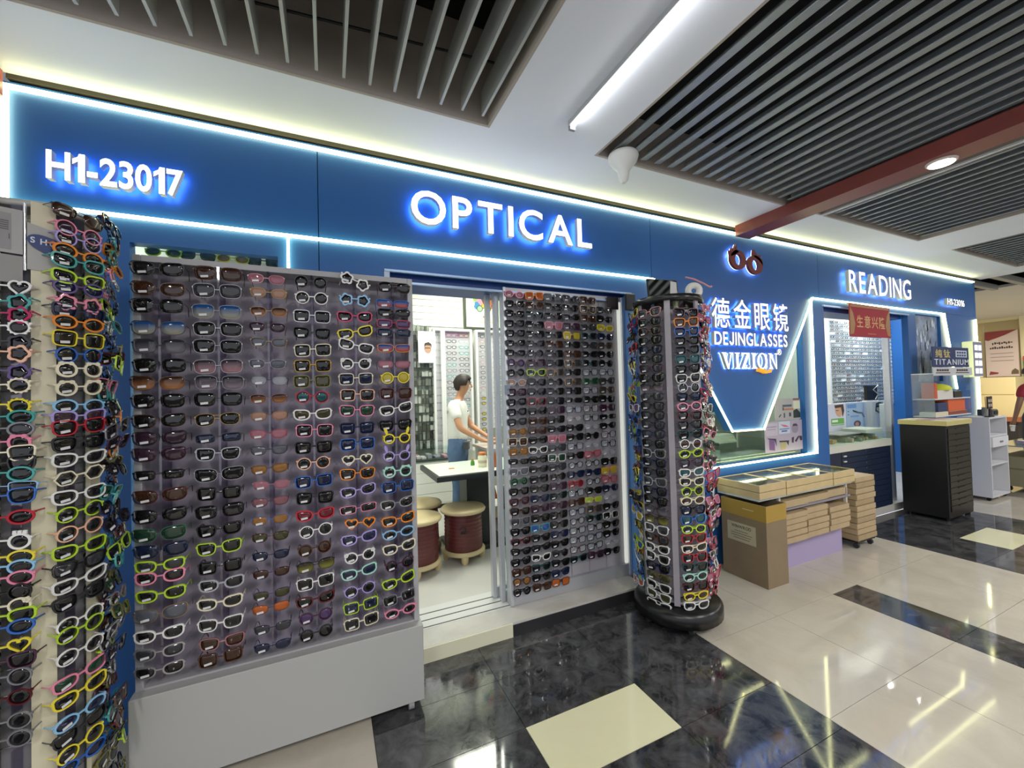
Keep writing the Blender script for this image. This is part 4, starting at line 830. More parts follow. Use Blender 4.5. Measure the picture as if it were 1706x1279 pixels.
def frames_display(name, label, x0, x1, y, z0, z1, cols, rows, palette, group, top=None, where=''):
    t = thing(name, label, 'display board', ((x0+x1)/2, y, z0))
    MB().box(x0, x1, y, y+.02, z0, z1).build('back_panel', M('#d9d6da', .5), t)
    for a in ((x0-.03, x0), (x1, x1+.03)): MB().bbox(a[0], a[1], y-.07, y+.02, z0, z1+.03, .003).build('side_frame', M('#e8e9e6', .4), t)
    MB().bbox(x0, x1, y-.07, y+.02, z1, z1+.03, .003).build('top_frame', M('#e8e9e6', .4), t)
    for r in range(rows):
        for c in range(cols):
            col_ = palette(r, c)
            if not col_: continue
            fr, ln = col_; b = MB(); x = x0+(x1-x0)*(c+.5)/cols; z = z1-.06-(z1-z0-.12)*r/(rows-1)
            frame_small(b, x, y-.065, z, min(1.1, (x1-x0)/cols/.145))
            o = b.build('eyeglasses', [M(FC[fr], .35), lmat(ln)])
            tag(o, '%s eyeglasses with %s lenses, row %s, %s column of the %s' % (FN.get(fr, fr), ln, ordinal(r+1), ordinal(c+1), where), 'eyeglasses', group)
rb = random.Random(5)
def palB(r, c):
    return (rb.choice(['black', 'teal', 'olive', 'navy', 'grey', 'plum', 'black']), 'clear') if c == 0 or rb.random() < .6 else (rb.choice(['silver', 'tan', 'clear', 'lblue']), 'clear')
def palC(r, c):
    if c == 0 and r in (12, 13, 15, 16, 18): return ('charcoal', 'yellow')
    return (rb.choice(['black', 'black', 'grey', 'brown', 'navy', 'rose', 'silver']), 'clear')
frames_display('optical_display', 'white display of optical frames with a pink header behind the woman', 1.40, 1.74, 2.84, .70, 2.28, 2, 20, palB, 'optical frames on the middle back display', where='display with pink header')
MB().box(1.41, 1.73, 2.832, 2.838, 2.205, 2.265).build('header_card', M('#d59ec0', .5), bpy.data.objects['optical_display'])
frames_display('optical_display', 'white display of optical frames including a few bright yellow lenses', 1.85, 2.25, 2.84, .70, 2.28, 2, 22, palC, 'optical frames on the end back display', where='display with yellow lenses')
frames_display('optical_display', 'narrow strip display of optical frames beside the grid rack', 1.27, 1.34, 2.84, .70, 2.28, 1, 16, lambda r, c: (rb.choice(['black', 'grey', 'navy']), 'clear'), 'optical frames on the narrow strip display', where='narrow strip')
t = thing('grid_rack', 'dark wire rack crammed with packets and small frames at the back of the shop', 'rack', (1.0, 2.88, .7))
MB().box(.62, 1.24, 2.90, 2.92, .70, 2.34).build('back_panel', M('#a3a89c', .5), t)
for i in range(14): MB().box(.62, 1.24, 2.80, 2.81, .76+.115*i, .768+.115*i).build('rail', M('#33352f', .5), t)
GR = [M(c, .5) for c in ('#2f322d', '#4d5148', '#7b8178', '#b7bdb2', '#596357', '#9aa295')]; b = MB()
for r in range(14):
    for k in range(13):
        x = .63+.047*k+rb.uniform(-.006, .006); h = rb.uniform(.05, .095); b.box(x, x+rb.uniform(.02, .042), 2.82+rb.uniform(0, .02), 2.86, .77+.115*r, .77+.115*r+h, rb.randrange(6))
o = b.build('packets', GR, t); o['kind'] = 'stuff'
t = thing('lit_poster', 'lit white poster of a man wearing glasses on the back wall rack', 'poster', (1.13, 2.78, 1.83))
MB().box(1.05, 1.245, 2.765, 2.785, 1.86, 2.26).build('panel', M('#f2eef6', .5, emit=.35), t)
b = MB(); b.prism([(1.17+.045*math.cos(q), 2.04+.062*math.sin(q)) for q in [2*PI*k/16 for k in range(16)]], 2.762, 2.7645, 0); b.prism([(1.12, 2.06), (1.13, 2.11), (1.18, 2.125), (1.215, 2.10), (1.22, 2.05), (1.205, 2.08), (1.15, 2.085)], 2.7605, 2.7635, 1); b.prism([(1.10, 1.87), (1.24, 1.87), (1.235, 1.95), (1.19, 1.985), (1.14, 1.97)], 2.7615, 2.764, 2); b.box(1.125, 1.20, 2.7595, 2.7605, 2.045, 2.052, 1)
b.build('portrait', [M('#c39a80', .5), M('#4a3a34', .5), M('#d8d5df', .5)], t)
t = thing('framed_picture', 'dark-framed picture of green spectacles under a splash of colours', 'picture', (1.95, 2.9, 2.36))
px0, px1, pz0, pz1 = 1.735, 2.28, 2.365, 2.96
MB().box(px0, px1, 2.905, 2.925, pz0, pz1).build('paper', M('#edf2df', .5), t)
for a in ((px0-.03, px0, pz0-.03, pz1+.03), (px1, px1+.03, pz0-.03, pz1+.03), (px0, px1, pz0-.03, pz0), (px0, px1, pz1, pz1+.03)): MB().box(a[0], a[1], 2.89, 2.925, a[2], a[3]).build('frame_bar', M('#3c4434', .5), t)
b = MB(); pal = ['#3f86b5', '#e3c53d', '#c8763a', '#8fbf3c', '#7a4d63', '#e59ab0', '#4a6a3e']
for i in range(26):
    x = 1.86+rb.random()*.26; z = 2.66+rb.random()*.15; s_ = .02+rb.random()*.035; b.prism([(x+s_*(1+.3*math.sin(3*q+i))*math.cos(q), z+s_*1.2*math.sin(q)) for q in [2*PI*k/9 for k in range(9)]], 2.9035-.0001*i, 2.9045, i % 7)
for cx in (1.935, 2.055):
    for pl_ in ring(.045, .045, .036, .036, cx, 2.625, 16): b.prism(pl_, 2.899, 2.902, 7)
    b.prism([(cx+.036*math.cos(q), 2.625+.036*math.sin(q)) for q in [2*PI*k/14 for k in range(14)]], 2.9, 2.9015, 8)
b.box(1.975, 2.015, 2.899, 2.902, 2.63, 2.64, 7); b.prism([(2.0+.025*math.cos(q), 2.515+.014*math.sin(q)) for q in [2*PI*k/10 for k in range(10)]], 2.9, 2.9035, 9); b.box(1.92, 2.12, 2.9, 2.9035, 2.435, 2.45, 10)
b.build('print', [M(c, .5) for c in pal+['#2f5a3a', '#a3cf9c', '#b98478', '#e6c19a']], t)
t = thing('glass_counter', 'low white glass-topped display counter along the back wall', 'counter', (.6, 2.65, ZF))
MB().box(-.4, 1.38, 2.50, 2.80, ZF+.05, .66).build('body', M('#e2e4da', .45), t); MB().box(-.4, 1.38, 2.52, 2.8, ZF, ZF+.05).build('kick_strip', BLACK, t)
for i in range(4): MB().box(-.39, 1.37, 2.492, 2.5, .15+.125*i, .27+.125*i).build('drawer_front', M('#e6e8df', .4), t)
MB().box(-.42, 1.40, 2.48, 2.80, .66, .675).build('tray', M('#2f3a33', .5), t); MB().box(-.42, 1.40, 2.48, 2.80, .79, .80).build('glass_top', GLASS, t)
for x in (-.42, 1.39): MB().box(x, x+.01, 2.48, 2.8, .675, .79).build('glass_end', GLASS, t)
b = MB()
for i in range(40): x = -.35+rb.random()*1.65; b.box(x, x+.05, 2.52+rb.random()*.2, 2.75, .676, .69+rb.random()*.05, rb.randrange(4))
o = b.build('goods', [M(c, .5) for c in ('#c996a8', '#b7a2c4', '#d8cfd2', '#9a9aa2')], t); o['kind'] = 'stuff'
t = thing('sliding_glass_door', 'aluminium sliding door frames pushed behind the display door', 'door', (1.02, .2, .084))
for x, y in ((.985, .20), (1.015, .125)):
    MB().bbox(x, x+.03, y, y+.04, .084, 2.14, .002).build('stile', ALU, t); MB().box(x+.03, 1.95, y+.005, y+.035, .084, .15).build('bottom_rail', ALU, t)
MB().box(1.05, 1.95, .215, .22, .15, 2.12).build('pane', GLASS, t)

# ================================================================ WINDOW BEHIND THE POINTED PANEL
t = thing('window_counter', 'glass counter with papers and frames inside the pointed-panel window', 'counter', (3.2, .5, .08))
MB().box(2.34, 4.12, .12, .70, .08, .78).build('body', M('#cfd3c6', .5), t); MB().box(2.34, 4.12, .10, .70, .90, .91).build('glass_top', GLASS, t); MB().box(2.34, 4.12, .10, .105, .78, .90).build('glass_front', GLASS, t); MB().box(3.07, 3.08, .105, .7, .78, .90).build('divider', M('#b9c4b8', .3), t)
MB().box(2.6, 3.7, .70, .72, .08, 1.12).build('back_board', M('#c9cdb9', .5), t)
t = thing('black_goggles', 'dark goggles lying on the glass counter in the window', 'goggles', (3.05, .28, .91))
MB().ell((3.10, .25, .945), (.085, .05, .035)).build('shield', M('#1f2723', .25), t); MB().tube([(3.18, .26, .94), (3.26, .28, .925), (3.30, .30, .918)], .012, 8).build('strap', M('#2e3a2c', .6), t); MB().tube([(3.02, .25, .94), (2.98, .24, .93), (2.96, .26, .92), (3.0, .27, .915)], .004, 6).build('loop', DARK, t)
t = thing('black_bag', 'black and red bag standing in the window beside the revolving stand', 'bag', (2.78, .32, .91))
MB().bbox(2.62, 2.92, .26, .42, .91, 1.12, .02).build('bag_body', M('#26282a', .6), t); MB().ell((2.74, .26, 1.16), (.10, .05, .06)).build('red_flap', M('#7a2f36', .6), t); MB().tube([(2.90, .28, 1.10), (2.955, .27, 1.05), (2.965, .26, .95)], .012, 8).build('handle', BLACK, t)
t = thing('paper_stack', 'stack of white papers on the window counter', 'paper', (3.4, .45, .91))
for i in range(4): MB().box(3.15+.01*i, 3.62, .35+.01*i, .62, .911+.02*i, .929+.02*i).build('sheaf', M('#dfe2d0', .5), t)
t = thing('window_cabinet', 'white shelves of dark boxes behind the pointed-panel window', 'shelf', (3.9, .6, 1.1))
MB().box(3.2, 4.28, .84, .86, .1, 2.25).build('back', M('#c9ccbe', .5), t)
for z in (1.18, 1.44, 1.70, 1.95): MB().box(3.2, 4.28, .45, .84, z, z+.02).build('shelf_plate', M('#dbe0cf', .4), t)
for z, w_, c_ in ((1.20, .33, '#55606c'), (1.46, .86, '#1e211f'), (1.72, .80, '#2b2f2a'), (1.97, .5, '#3a3f3a')):
    o = MB().bbox(3.3, 3.3+w_, .50, .78, z+.001, z+.19, .004).build('case_box', M(c_, .45)); tag(o, {1.20: 'grey-blue case on the lowest window shelf', 1.46: 'long black case on the second window shelf', 1.72: 'long dark case on the third window shelf', 1.97: 'short dark case on the top window shelf'}[z], 'box', 'cases on the window shelves')
def poster(name, label, cat, x0, x1, z0, z1, y, base, prints, th=.004):
    t = thing(name, label, cat, ((x0+x1)/2, y, z0)); MB().box(x0, x1, y, y+th, z0, z1).build('sheet', M(base, .45), t)
    mats = []; b = MB()
    for i, (pts, c) in enumerate(prints):
        if c not in mats: mats.append(c)
        b.prism([(x0+p*(x1-x0), z0+q*(z1-z0)) for p, q in pts], y-.0012-.0001*(i % 9), y, mats.index(c))
    if prints: b.build('print', [M(c, .5) for c in mats], t)
    return t
def bar(x0, x1, z0, z1, c): return (R4(x0, x1, z0, z1), c)
def blob(cx, cz, a, c_, col_, n=12): return ([(cx+a*math.cos(2*PI*k/n), cz+c_*math.sin(2*PI*k/n)) for k in range(n)], col_)
poster('poster', 'lilac poster of over-glasses and night-driving pictures, lower one in the window', 'poster', 3.575, 4.125, .84, 1.12, .035, '#a79fb2',
    [bar(.03, .33, .55, .95, '#b7b0c2'), bar(.36, .66, .58, .98, '#b9c3d6'), bar(.06, .30, .82, .85, '#8a83a0'), bar(.06, .28, .74, .76, '#8a83a0'), bar(.38, .64, .72, .75, '#4d6a9c'), bar(.43, .58, .64, .69, '#3f62a8'), ([(.40, .90), (.55, .86), (.64, .79), (.5, .80)], '#c06a7c'),
     blob(.80, .72, .085, .16, '#8f8597'), ([(.73, .80), (.76, .88), (.84, .88), (.88, .80)], '#3f3a48'), ([(.10, .10), (.10, .48), (.24, .42), (.24, .06)], '#6f4f86'), ([(.06, .48), (.28, .44), (.29, .20), (.24, .40), (.08, .45)], '#38334a'), ([(.38, .30), (.40, .06), (.52, .06), (.56, .30)], '#a39a72'), ([(.36, .36), (.62, .34), (.60, .18), (.55, .30), (.38, .31)], '#33323c'),
     ([(.70, .42), (.76, .44), (.74, .24), (.70, .26)], '#3b2a40'), ([(.78, .30), (.88, .46), (.90, .42), (.82, .26)], '#3b2a40'), ([(.90, .46), (.98, .44), (.98, .30), (.93, .30)], '#3b2a40')])
poster('poster', 'grey poster with rows of small dark pictures, upper one in the window', 'poster', 3.735, 4.115, 1.125, 1.325, .04, '#a6a5a8',
    [bar(.30, .66, .62, .72, '#4a5560'), bar(.36, .74, .46, .54, '#b07a50'), ([(.14, .18), (.22, .30), (.24, .26), (.16, .14)], '#3c3f48'), bar(.34, .38, .12, .34, '#3c3f48'), bar(.55, .62, .16, .34, '#3c3f48'), bar(.30, .34, .46, .60, '#3c3f48'), bar(.72, .98, .92, 1.0, '#8a4d48'), bar(.72, .99, .50, .88, '#cfd5bb'), ([(.72, .08), (.72, .42), (.86, .50), (.99, .30), (.99, .08)], '#23302c')])

# ================================================================ BOX TABLE AND CARTON
KR = M('#b39d7a', .6, noise=.05, scale=14); KD = M('#a5906e', .6, noise=.05, scale=14); WOOD = M('#c9b385', .5, noise=.05, scale=18)
def flat_box(x0, x1, y0, y1, z0, z1, label, group, mat=KR):
    t = thing('flat_box', label, 'box', ((x0+x1)/2, (y0+y1)/2, z0), group)
    MB().box(x0+.006, x1-.006, y0+.008, y1-.006, z0, z0+.012).build('tray', mat, t); MB().bbox(x0, x1, y0, y1, z0+.007, z1-.0008, .0015).build('lid', mat, t); return t
t = thing('box_table', 'low rack table with a white base holding the wooden boxes', 'table', (3.5, -.2, 0))
MB().box(3.13, 4.06, -.29, -.03, .0, .235).build('base_board', M('#a99cc0', .45), t)
MB().bbox(2.86, 4.08, -.375, -.03, .600, .615, .003).build('top_plate', M('#b9c2c0', .4), t)
MB().box(3.13, 4.06, -.36, -.03, .488, .500).build('shelf_plate', M('#4c4a52', .4), t); MB().box(3.12, 4.07, -.362, -.355, .486, .504).build('front_rail', M('#a8a3b0', .35, .5), t)
for x in (3.13, 4.03):
    for y in (-.35, -.06): MB().box(x, x+.02, y, y+.02, .235, .60).build('post', M('#c9c4bc', .4), t)
t.location.z = 0
for r in range(2):
    for k in range(4):
        x0 = 2.86+.308*k; z0 = .616+.0535*r; wh = ['nearest the carton', 'second from the carton', 'third from the carton', 'at the far end'][k]
        q = thing('display_box', 'wooden display box %s, %s layer on the box table' % (wh, ['lower', 'upper'][r]), 'box', (x0+.154, -.2, z0), 'glass-topped wooden boxes on the box table')
        y0, y1 = -.385-.006*(k % 2), -.03
        for a in ((x0, x0+.012, y0, y1), (x0+.294, x0+.306, y0, y1), (x0+.012, x0+.294, y0, y0+.012), (x0+.012, x0+.294, y1-.012, y1)): MB().box(a[0], a[1], a[2], a[3], z0, z0+.0495).build('side', WOOD, q)
        MB().box(x0+.012, x0+.294, y0+.012, y1-.012, z0+.002, z0+.008).build('bottom', M('#ece8dc', .6), q)
        if r == 1:
            MB().box(x0+.012, x0+.294, y0+.012, y1-.012, z0+.045, z0+.048).build('lid_glass', glass_mat('shiny_lid', '#e6eaea', .3, .06), q)
            b = MB(); 
            for i in range(3):
                for j in range(2): b.box(x0+.03+.13*j, x0+.14+.13*j, y0+.04+.10*i, y0+.10+.10*i, z0+.009, z0+.025, (i+j+k) % 3)
            b.build('contents', [M('#a9a9b0', .4), M('#e4e6ea', .4), M('#cfc8b4', .4)], q)
for k, (a, c, h) in enumerate(((3.16, 3.46, .06), (3.475, 3.76, .058), (3.77, 4.04, .065))): flat_box(a, c, -.37+.01*k, -.05, .501, .501+h, 'flat brown box on the rail shelf under the table top, %s from the carton' % ordinal(k+1), 'boxes on the rail shelf')
for k, (a, c, z0, n, hh_) in enumerate(((3.145, 3.425, .236, 5, .046), (3.435, 3.715, .236, 5, .048), (3.745, 4.025, .236, 4, .05))):
    for i in range(n):
        d = rb.uniform(-.006, .006); flat_box(a+d, c+d, -.385+rb.uniform(0, .012), -.05, z0+hh_*i, z0+hh_*(i+1)-.001, 'flat brown box, %s from the bottom, %s stack on the white base from the carton' % (ordinal(i+1), ordinal(k+1)), 'stacks of flat boxes on the white base')
t = thing('dolly', 'small black wheeled dolly under the end stack of boxes', 'dolly', (4.33, -.2, 0))
MB().box(4.19, 4.47, -.345, -.04, .055, .070).build('deck', BLACK, t)
for x in (4.22, 4.44):
    for y in (-.32, -.07): MB().tube([(x-.01, y, .0225), (x+.01, y, .0225)], .0225, 12).build('caster', M('#2f3032', .4), t); MB().box(x-.004, x+.004, y-.01, y+.01, .03, .056).build('fork', M('#6a6b6e', .4), t)
for i in range(11):
    d = rb.uniform(-.006, .006); flat_box(4.18+d, 4.48+d, -.36+rb.uniform(0, .01), -.03, .071+.0505*i, .1205+.0505*i, 'flat brown box, %s from the bottom of the end stack on the dolly' % ordinal(i+1), 'end stack of flat boxes', KR if i % 3 else KD)
t = thing('cardboard_carton', 'open brown cardboard carton with a paper label standing at the end of the box table', 'box', (2.94, -.26, 0))
cx0, cx1, cy0, cy1, ch_ = 2.83, 3.06, -.445, -.085, .585
CB = M('#86745a', .7, noise=.06, scale=8); CT = M('#a98a3a', .35)
for a in ((cx0, cx0+.006, cy0, cy1), (cx1-.006, cx1, cy0, cy1), (cx0+.006, cx1-.006, cy0, cy0+.006), (cx0+.006, cx1-.006, cy1-.006, cy1)): MB().box(a[0], a[1], a[2], a[3], 0, ch_).build('side', CB, t)
MB().box(cx0+.006, cx1-.006, cy0+.006, cy1-.006, .003, .01).build('bottom', CB, t)
MB().box(cx0-.0012, cx0-.0002, cy0-.0012, cy1, ch_-.115, ch_).build('tape', CT, t); MB().box(cx0-.0012, cx1, cy0-.0012, cy0-.0002, ch_-.115, ch_).build('tape', CT, t)
MB().box(cx0-.0018, cx0-.0014, cy0+.09, cy0+.18, ch_-.055, ch_-.050).build('hand_slot', M('#d8c98e', .5), t)
MB().box(cx0-.0016, cx0-.0004, cy0+.08, cy1-.05, .275, .415).build('paper_label', M('#b9b08f', .6), t)
write('WINWROD', cy1-.085, cy0+.115, .375, .40, cx0-.0022, cx0-.0017, t, [M('#4a4436', .6)], 'label_letter', .01, .1, 'x', False)
b = MB()
for i, (a, c) in enumerate(((.09, .14), (.06, .17), (.06, .16), (.08, .15))): b.box(cx0-.0022, cx0-.0017, cy1-.05-c-.03, cy1-.05-a+.03, .352-.018*i, .356-.018*i)
b.build('label_lines', M('#5a5444', .6), t)

# ================================================================ READING COUNTER
NAVY = M('#1c2840', .4)
t = thing('drawer_counter', 'navy drawer cabinet with white glass-topped counter under the READING sign', 'counter', (5.2, .2, 0))
MB().box(4.50, 5.78, .075, .50, .06, .745).build('carcass', NAVY, t); MB().box(4.50, 5.78, .07, .50, 0, .06).build('plinth', M('#dcdcd2', .4), t)
MB().box(4.50, 4.80, .060, .075, .07, .74).build('cupboard_door', NAVY, t); MB().bbox(4.735, 4.775, .045, .06, .53, .545, .003).build('handle', CHROME, t)
for i in range(11):
    z = .085+.0595*i; d = MB().box(4.81, 5.77, .060, .075, z, z+.056).build('drawer', NAVY, t); MB().bbox(5.25, 5.36, .048, .06, z+.036, z+.043, .002).build('handle', CHROME, d)
for z in (.70, .645, .56): MB().bbox(4.83, 4.88, .045, .06, z-.006, z+.006, .003).build('lock', M('#cfd2d8', .3), t)
MB().box(4.50, 5.78, .05, .50, .745, .82).build('counter_front', M('#d6d7c8', .45), t); MB().box(4.50, 5.78, .04, .50, .885, .895).build('glass_top', GLASS, t); MB().box(4.50, 5.78, .042, .047, .82, .885).build('glass_front', GLASS, t)
b = MB()
for i in range(46): x = 4.52+rb.random()*1.2; b.box(x, x+.04, .07+rb.random()*.2, .4, .821, .83+rb.random()*.04, rb.randrange(4))
o = b.build('goods', [M(c, .5) for c in ('#b99a6a', '#4d4e4a', '#c9b9a0', '#8d9a84')], t); o['kind'] = 'stuff'
ph = .895
SK1, SK2 = '#d9ab8c', '#4d3a2e'
poster('poster', 'white counter poster with one clear and one dark lens drawing', 'poster', 4.86, 5.28, ph, 1.215, .42, '#dfe1e0', [bar(.1, .8, .86, .89, '#8d9092'), blob(.18, .66, .16, .10, '#a9adb0', 16), blob(.18, .66, .14, .085, '#dfe1e0', 16), blob(.74, .66, .20, .11, '#7f8488', 16), bar(.33, .55, .68, .70, '#a9adb0'), bar(.06, .7, .44, .452, '#aeb2b4'), blob(.62, .33, .06, .04, '#83888c'), bar(.08, .45, .30, .31, '#b9bcbe'), bar(.08, .45, .22, .23, '#b9bcbe')])
poster('poster', 'counter poster of a man\'s face with a green banner', 'poster', 5.29, 5.66, ph, 1.215, .42, '#d9dcec', [([(.36, .95), (.86, .97), (.90, .72), (.80, .50), (.70, .84), (.40, .84)], SK2), ([(.40, .84), (.72, .86), (.78, .62), (.66, .50), (.48, .56), (.40, .70)], SK1), bar(.44, .58, .74, .765, SK2), bar(.16, .86, .26, .46, '#6fae54'), bar(.20, .52, .33, .41, '#eef4ea'), bar(.16, .86, .20, .24, '#8fbf7a')])
poster('poster', 'blue counter poster of a car interior', 'poster', 5.67, 6.10, ph, 1.215, .42, '#a9c4e0', [bar(.05, .5, .80, .95, '#6f9bd0'), ([(.30, .74), (.56, .66), (.60, .58), (.34, .66)], '#3a4650'), ([(.50, .66), (.80, .62), (.92, .42), (.86, .42), (.76, .56), (.5, .60)], '#566a7c'), blob(.52, .20, .18, .12, '#4d5a70'), blob(.50, .17, .10, .09, '#c99a86'), bar(.06, .12, .66, .70, '#5c6f8c'), bar(.06, .12, .54, .58, '#5c6f8c'), bar(.2, .6, .46, .52, '#7fa6d6')])
poster('poster', 'pale counter poster of a face in dark sunglasses', 'poster', 6.11, 6.62, ph, 1.215, .42, '#e3e8e4', [([(.40, .62), (.44, .92), (.60, .98), (.76, .92), (.80, .62), (.62, .5)], '#4a4a46'), ([(.46, .86), (.74, .86), (.74, .66), (.60, .54), (.46, .66)], '#b9b2a0'), bar(.45, .59, .76, .84, '#22262a'), bar(.61, .75, .76, .84, '#22262a'), bar(.45, .75, .82, .84, '#22262a')])
t = thing('counter_backing', 'white board that the counter posters lean on', 'board', (5.7, .45, ph)); MB().box(4.86, 6.62, .43, .45, ph, 1.22).build('board', WHITE, t)
t = thing('flat_tray', 'pale greenish tray lying on the READING counter', 'tray', (5.55, .2, .895)); MB().bbox(5.42, 5.76, .12, .36, .896, .935, .004).build('tray_body', M('#b4c2b0', .4), t)
t = thing('flat_sheet', 'thin dark folder lying on the READING counter', 'folder', (5.2, .2, .895)); MB().bbox(4.95, 5.36, .14, .34, .896, .905, .002).build('cover', M('#8b8f8c', .4), t)
t = thing('white_bag', 'small white gift bag on the counter beside the black cabinet', 'bag', (6.42, .36, .98))
MB().bbox(6.20, 6.36, .25, .33, .896, 1.19, .004).build('bag_body', M('#c9d6d6', .5), t); MB().tube([(6.23, .29, 1.19), (6.235, .29, 1.235), (6.27, .29, 1.25), (6.31, .29, 1.245), (6.33, .29, 1.19)], .008, 8).build('handle', M('#c5ccc8', .5), t)
# wall of optical frames
t = thing('optical_wall', 'white lit wall board covered with rows of optical frames behind the READING counter', 'display board', (7, 1.2, 1.1))
MB().box(6.16, 7.92, .885, .92, 1.13, 2.36).build('back_panel', M('#d9ddd2', .5), t); MB().bbox(6.12, 6.16, .81, .92, 1.10, 2.38, .004).build('side_frame', M('#e4e9e6', .4), t)
b = MB(); n_ = 0; many = MB()
for r in range(22):
    for c in range(14):
        x = 6.24+.1145*c; z = 2.31-.0535*r; dk = rb.choice(['black', 'black', 'charcoal', 'brown', 'navy'] if r % 2 else ['charcoal', 'grey', 'brown', 'black', 'silver', 'maroon'])
        if rb.random() < .08: continue
        if n_ < 170 and c < 8:
            q = MB(); frame_small(q, x, .87, z, .80, 0, 1, False); o = q.build('eyeglasses', [M(FC[dk], .35), lmat('clear')]); n_ += 1
            tag(o, '%s eyeglasses, %s row, %s column of the lit wall behind READING counter' % (dk, ordinal(r+1), ordinal(c+1)), 'eyeglasses', 'optical frames on the lit wall')
        else: frame_small(many, x, .87, z, .80, 0, 1, False)
o = many.build('eyeglasses_rows', [M(FC['charcoal'], .35), lmat('clear')]); tag(o, 'remaining small dark optical frames at the far side of the lit wall', 'eyeglasses', kind='stuff')
for i in range(22): MB().box(6.16, 7.92, .874, .885, 2.289-.0535*i, 2.2902-.0535*i).build('shelf_lip', M('#eef1ea', .5), t)
t = thing('black_pouch', 'black square case with a white cord hanging below the frame wall', 'case', (6.3, .6, 1.22)); MB().bbox(6.55, 6.80, .60, .64, 1.22, 1.42, .004).build('case_body', M('#1d1f1b', .5), t); MB().tube([(6.80, .59, 1.42), (6.66, .585, 1.36), (6.78, .585, 1.30), (6.72, .59, 1.23)], .006, 6).build('cord', M('#c9c9bd', .5), t); MB().box(6.54, 6.81, .60, .66, 1.18, 1.22).build('rest', WHITE, t)
# red banner
t = thing('red_banner', 'red banner with gold Chinese writing 生意兴隆 hanging over the READING counter', 'banner', (5.22, -.03, 1.9))
MB().prism([(4.83, 1.93), (5.63, 1.935), (5.62, 2.262), (4.84, 2.272)], -.052, -.046).build('cloth', M('#a81b2c', .6, noise=.06, scale=6), t)
for s in ([(4.835, 1.95), (4.90, 1.96), (4.935, 2.06), (4.90, 2.17), (4.845, 2.24)], [(5.62, 1.95), (5.555, 1.96), (5.52, 2.06), (5.555, 2.17), (5.61, 2.24)]): MB().prism(s, -.0535, -.0522).build('gold_border', M('#a5783c', .45), t)
MB().box(4.85, 5.60, -.0535, -.0522, 2.235, 2.262).build('gold_top', M('#b0703c', .45), t)
write('生意兴隆', 4.96, 5.51, 2.025, 2.155, -.0545, -.0522, t, [M('#d9a46a', .45)], 'character', .012, .2, split=False)
MB().box(5.16, 5.32, -.054, -.0522, 1.96, 1.972).build('fine_print', M('#c0604c', .5), t)
MB().tube([(4.84, -.03, 2.27), (5.63, -.03, 2.262)], .006, 8).build('hanging_rod', M('#b5a15c', .4), t)
t = thing('aluminium_door', 'folded-back aluminium sliding door of the READING shop', 'door', (6.1, .2, .08))
for x, y in ((5.97, .12), (6.06, .17)): MB().bbox(x, x+.045, y, y+.05, .08, 2.19, .003).build('stile', ALU, t)
MB().box(6.015, 6.06, .14, .15, 1.58, 1.64).build('crossbar', ALU, t); MB().box(6.10, 6.15, .19, .2, .08, 2.19).build('pane', M('#5c6a78', .2), t)

# ================================================================ RIGHT END
t = thing('drawer_cabinet', 'tall black many-drawer cabinet standing in front of the READING counter', 'cabinet', (6.06, -.21, 0))
MB().bbox(5.79, 6.34, -.395, -.02, .035, .985, .006).build('body', M('#121315', .4), t)
for i in range(14):
    z = .10+.0615*i; d = MB().box(5.815, 6.32, -.402, -.395, z, z+.056).build('drawer', M('#151618', .38), t); MB().box(5.98, 6.16, -.410, -.402, z+.044, z+.050).build('handle', M('#3c3f44', .3, .6), d)
for x in (5.83, 6.30):
    for y in (-.36, -.06): MB().lathe([(.02, 0), (.025, .035)], (x, y, 0), 12).build('foot', BLACK, t)
t = thing('sticker_tray', 'pale wooden tray of printed cards on top of the black cabinet', 'tray', (6.06, -.2, .986))
MB().bbox(5.77, 6.36, -.41, -.015, .986, 1.035, .003).build('tray_body', M('#c3b878', .5), t); b = MB()
for i in range(4):
    for j in range(3): b.box(5.785+.142*i, 5.915+.142*i, -.40+.128*j, -.285+.128*j, 1.0352, 1.0385, (i*2+j) % 4)
b.build('cards', [M(c, .5) for c in ('#d9d2c8', '#b98a86', '#c9c2a2', '#a7a0b4')], t)
t = thing('white_cabinet', 'narrow white open cabinet with a small drawer at the end of the shop front', 'cabinet', (7.45, -.15, 0))
x0, x1, y0, y1 = 7.18, 7.70, -.30, -.03
for a in ((x0, x0+.02, y0, y1, .04, 1.0), (x1-.02, x1, y0, y1, .04, 1.0), (x0+.02, x1-.02, y1-.015, y1, .04, 1.0)): MB().box(*a).build('side', M('#cfd0d4', .4), t)
for z in (.04, .42, .76, .98): MB().box(x0+.02, x1-.02, y0, y1-.015, z, z+.02).build('shelf_plate', M('#cfd0d4', .4), t)
d = MB().box(x0+.04, x1-.02, y0-.012, y1-.03, .64, .755).build('drawer', M('#d9dade', .4), t); MB().bbox(7.42, 7.50, y0-.02, y0-.012, .69, .705, .003).build('handle', M('#6a6c74', .4), d)
for x in (7.21, 7.66): MB().tube([(x-.01, -.26, .02), (x+.01, -.26, .02)], .02, 10).build('caster', BLACK, t); MB().tube([(x-.01, -.07, .02), (x+.01, -.07, .02)], .02, 10).build('caster', BLACK, t)
t = thing('black_gadget', 'small black gadget on the lowest shelf of the white cabinet', 'gadget', (7.4, -.2, .06)); MB().lathe([(.05, 0), (.055, .04), (.03, .10), (.012, .13)], (7.36, -.20, .06), 14).build('gadget_body', DARK, t)
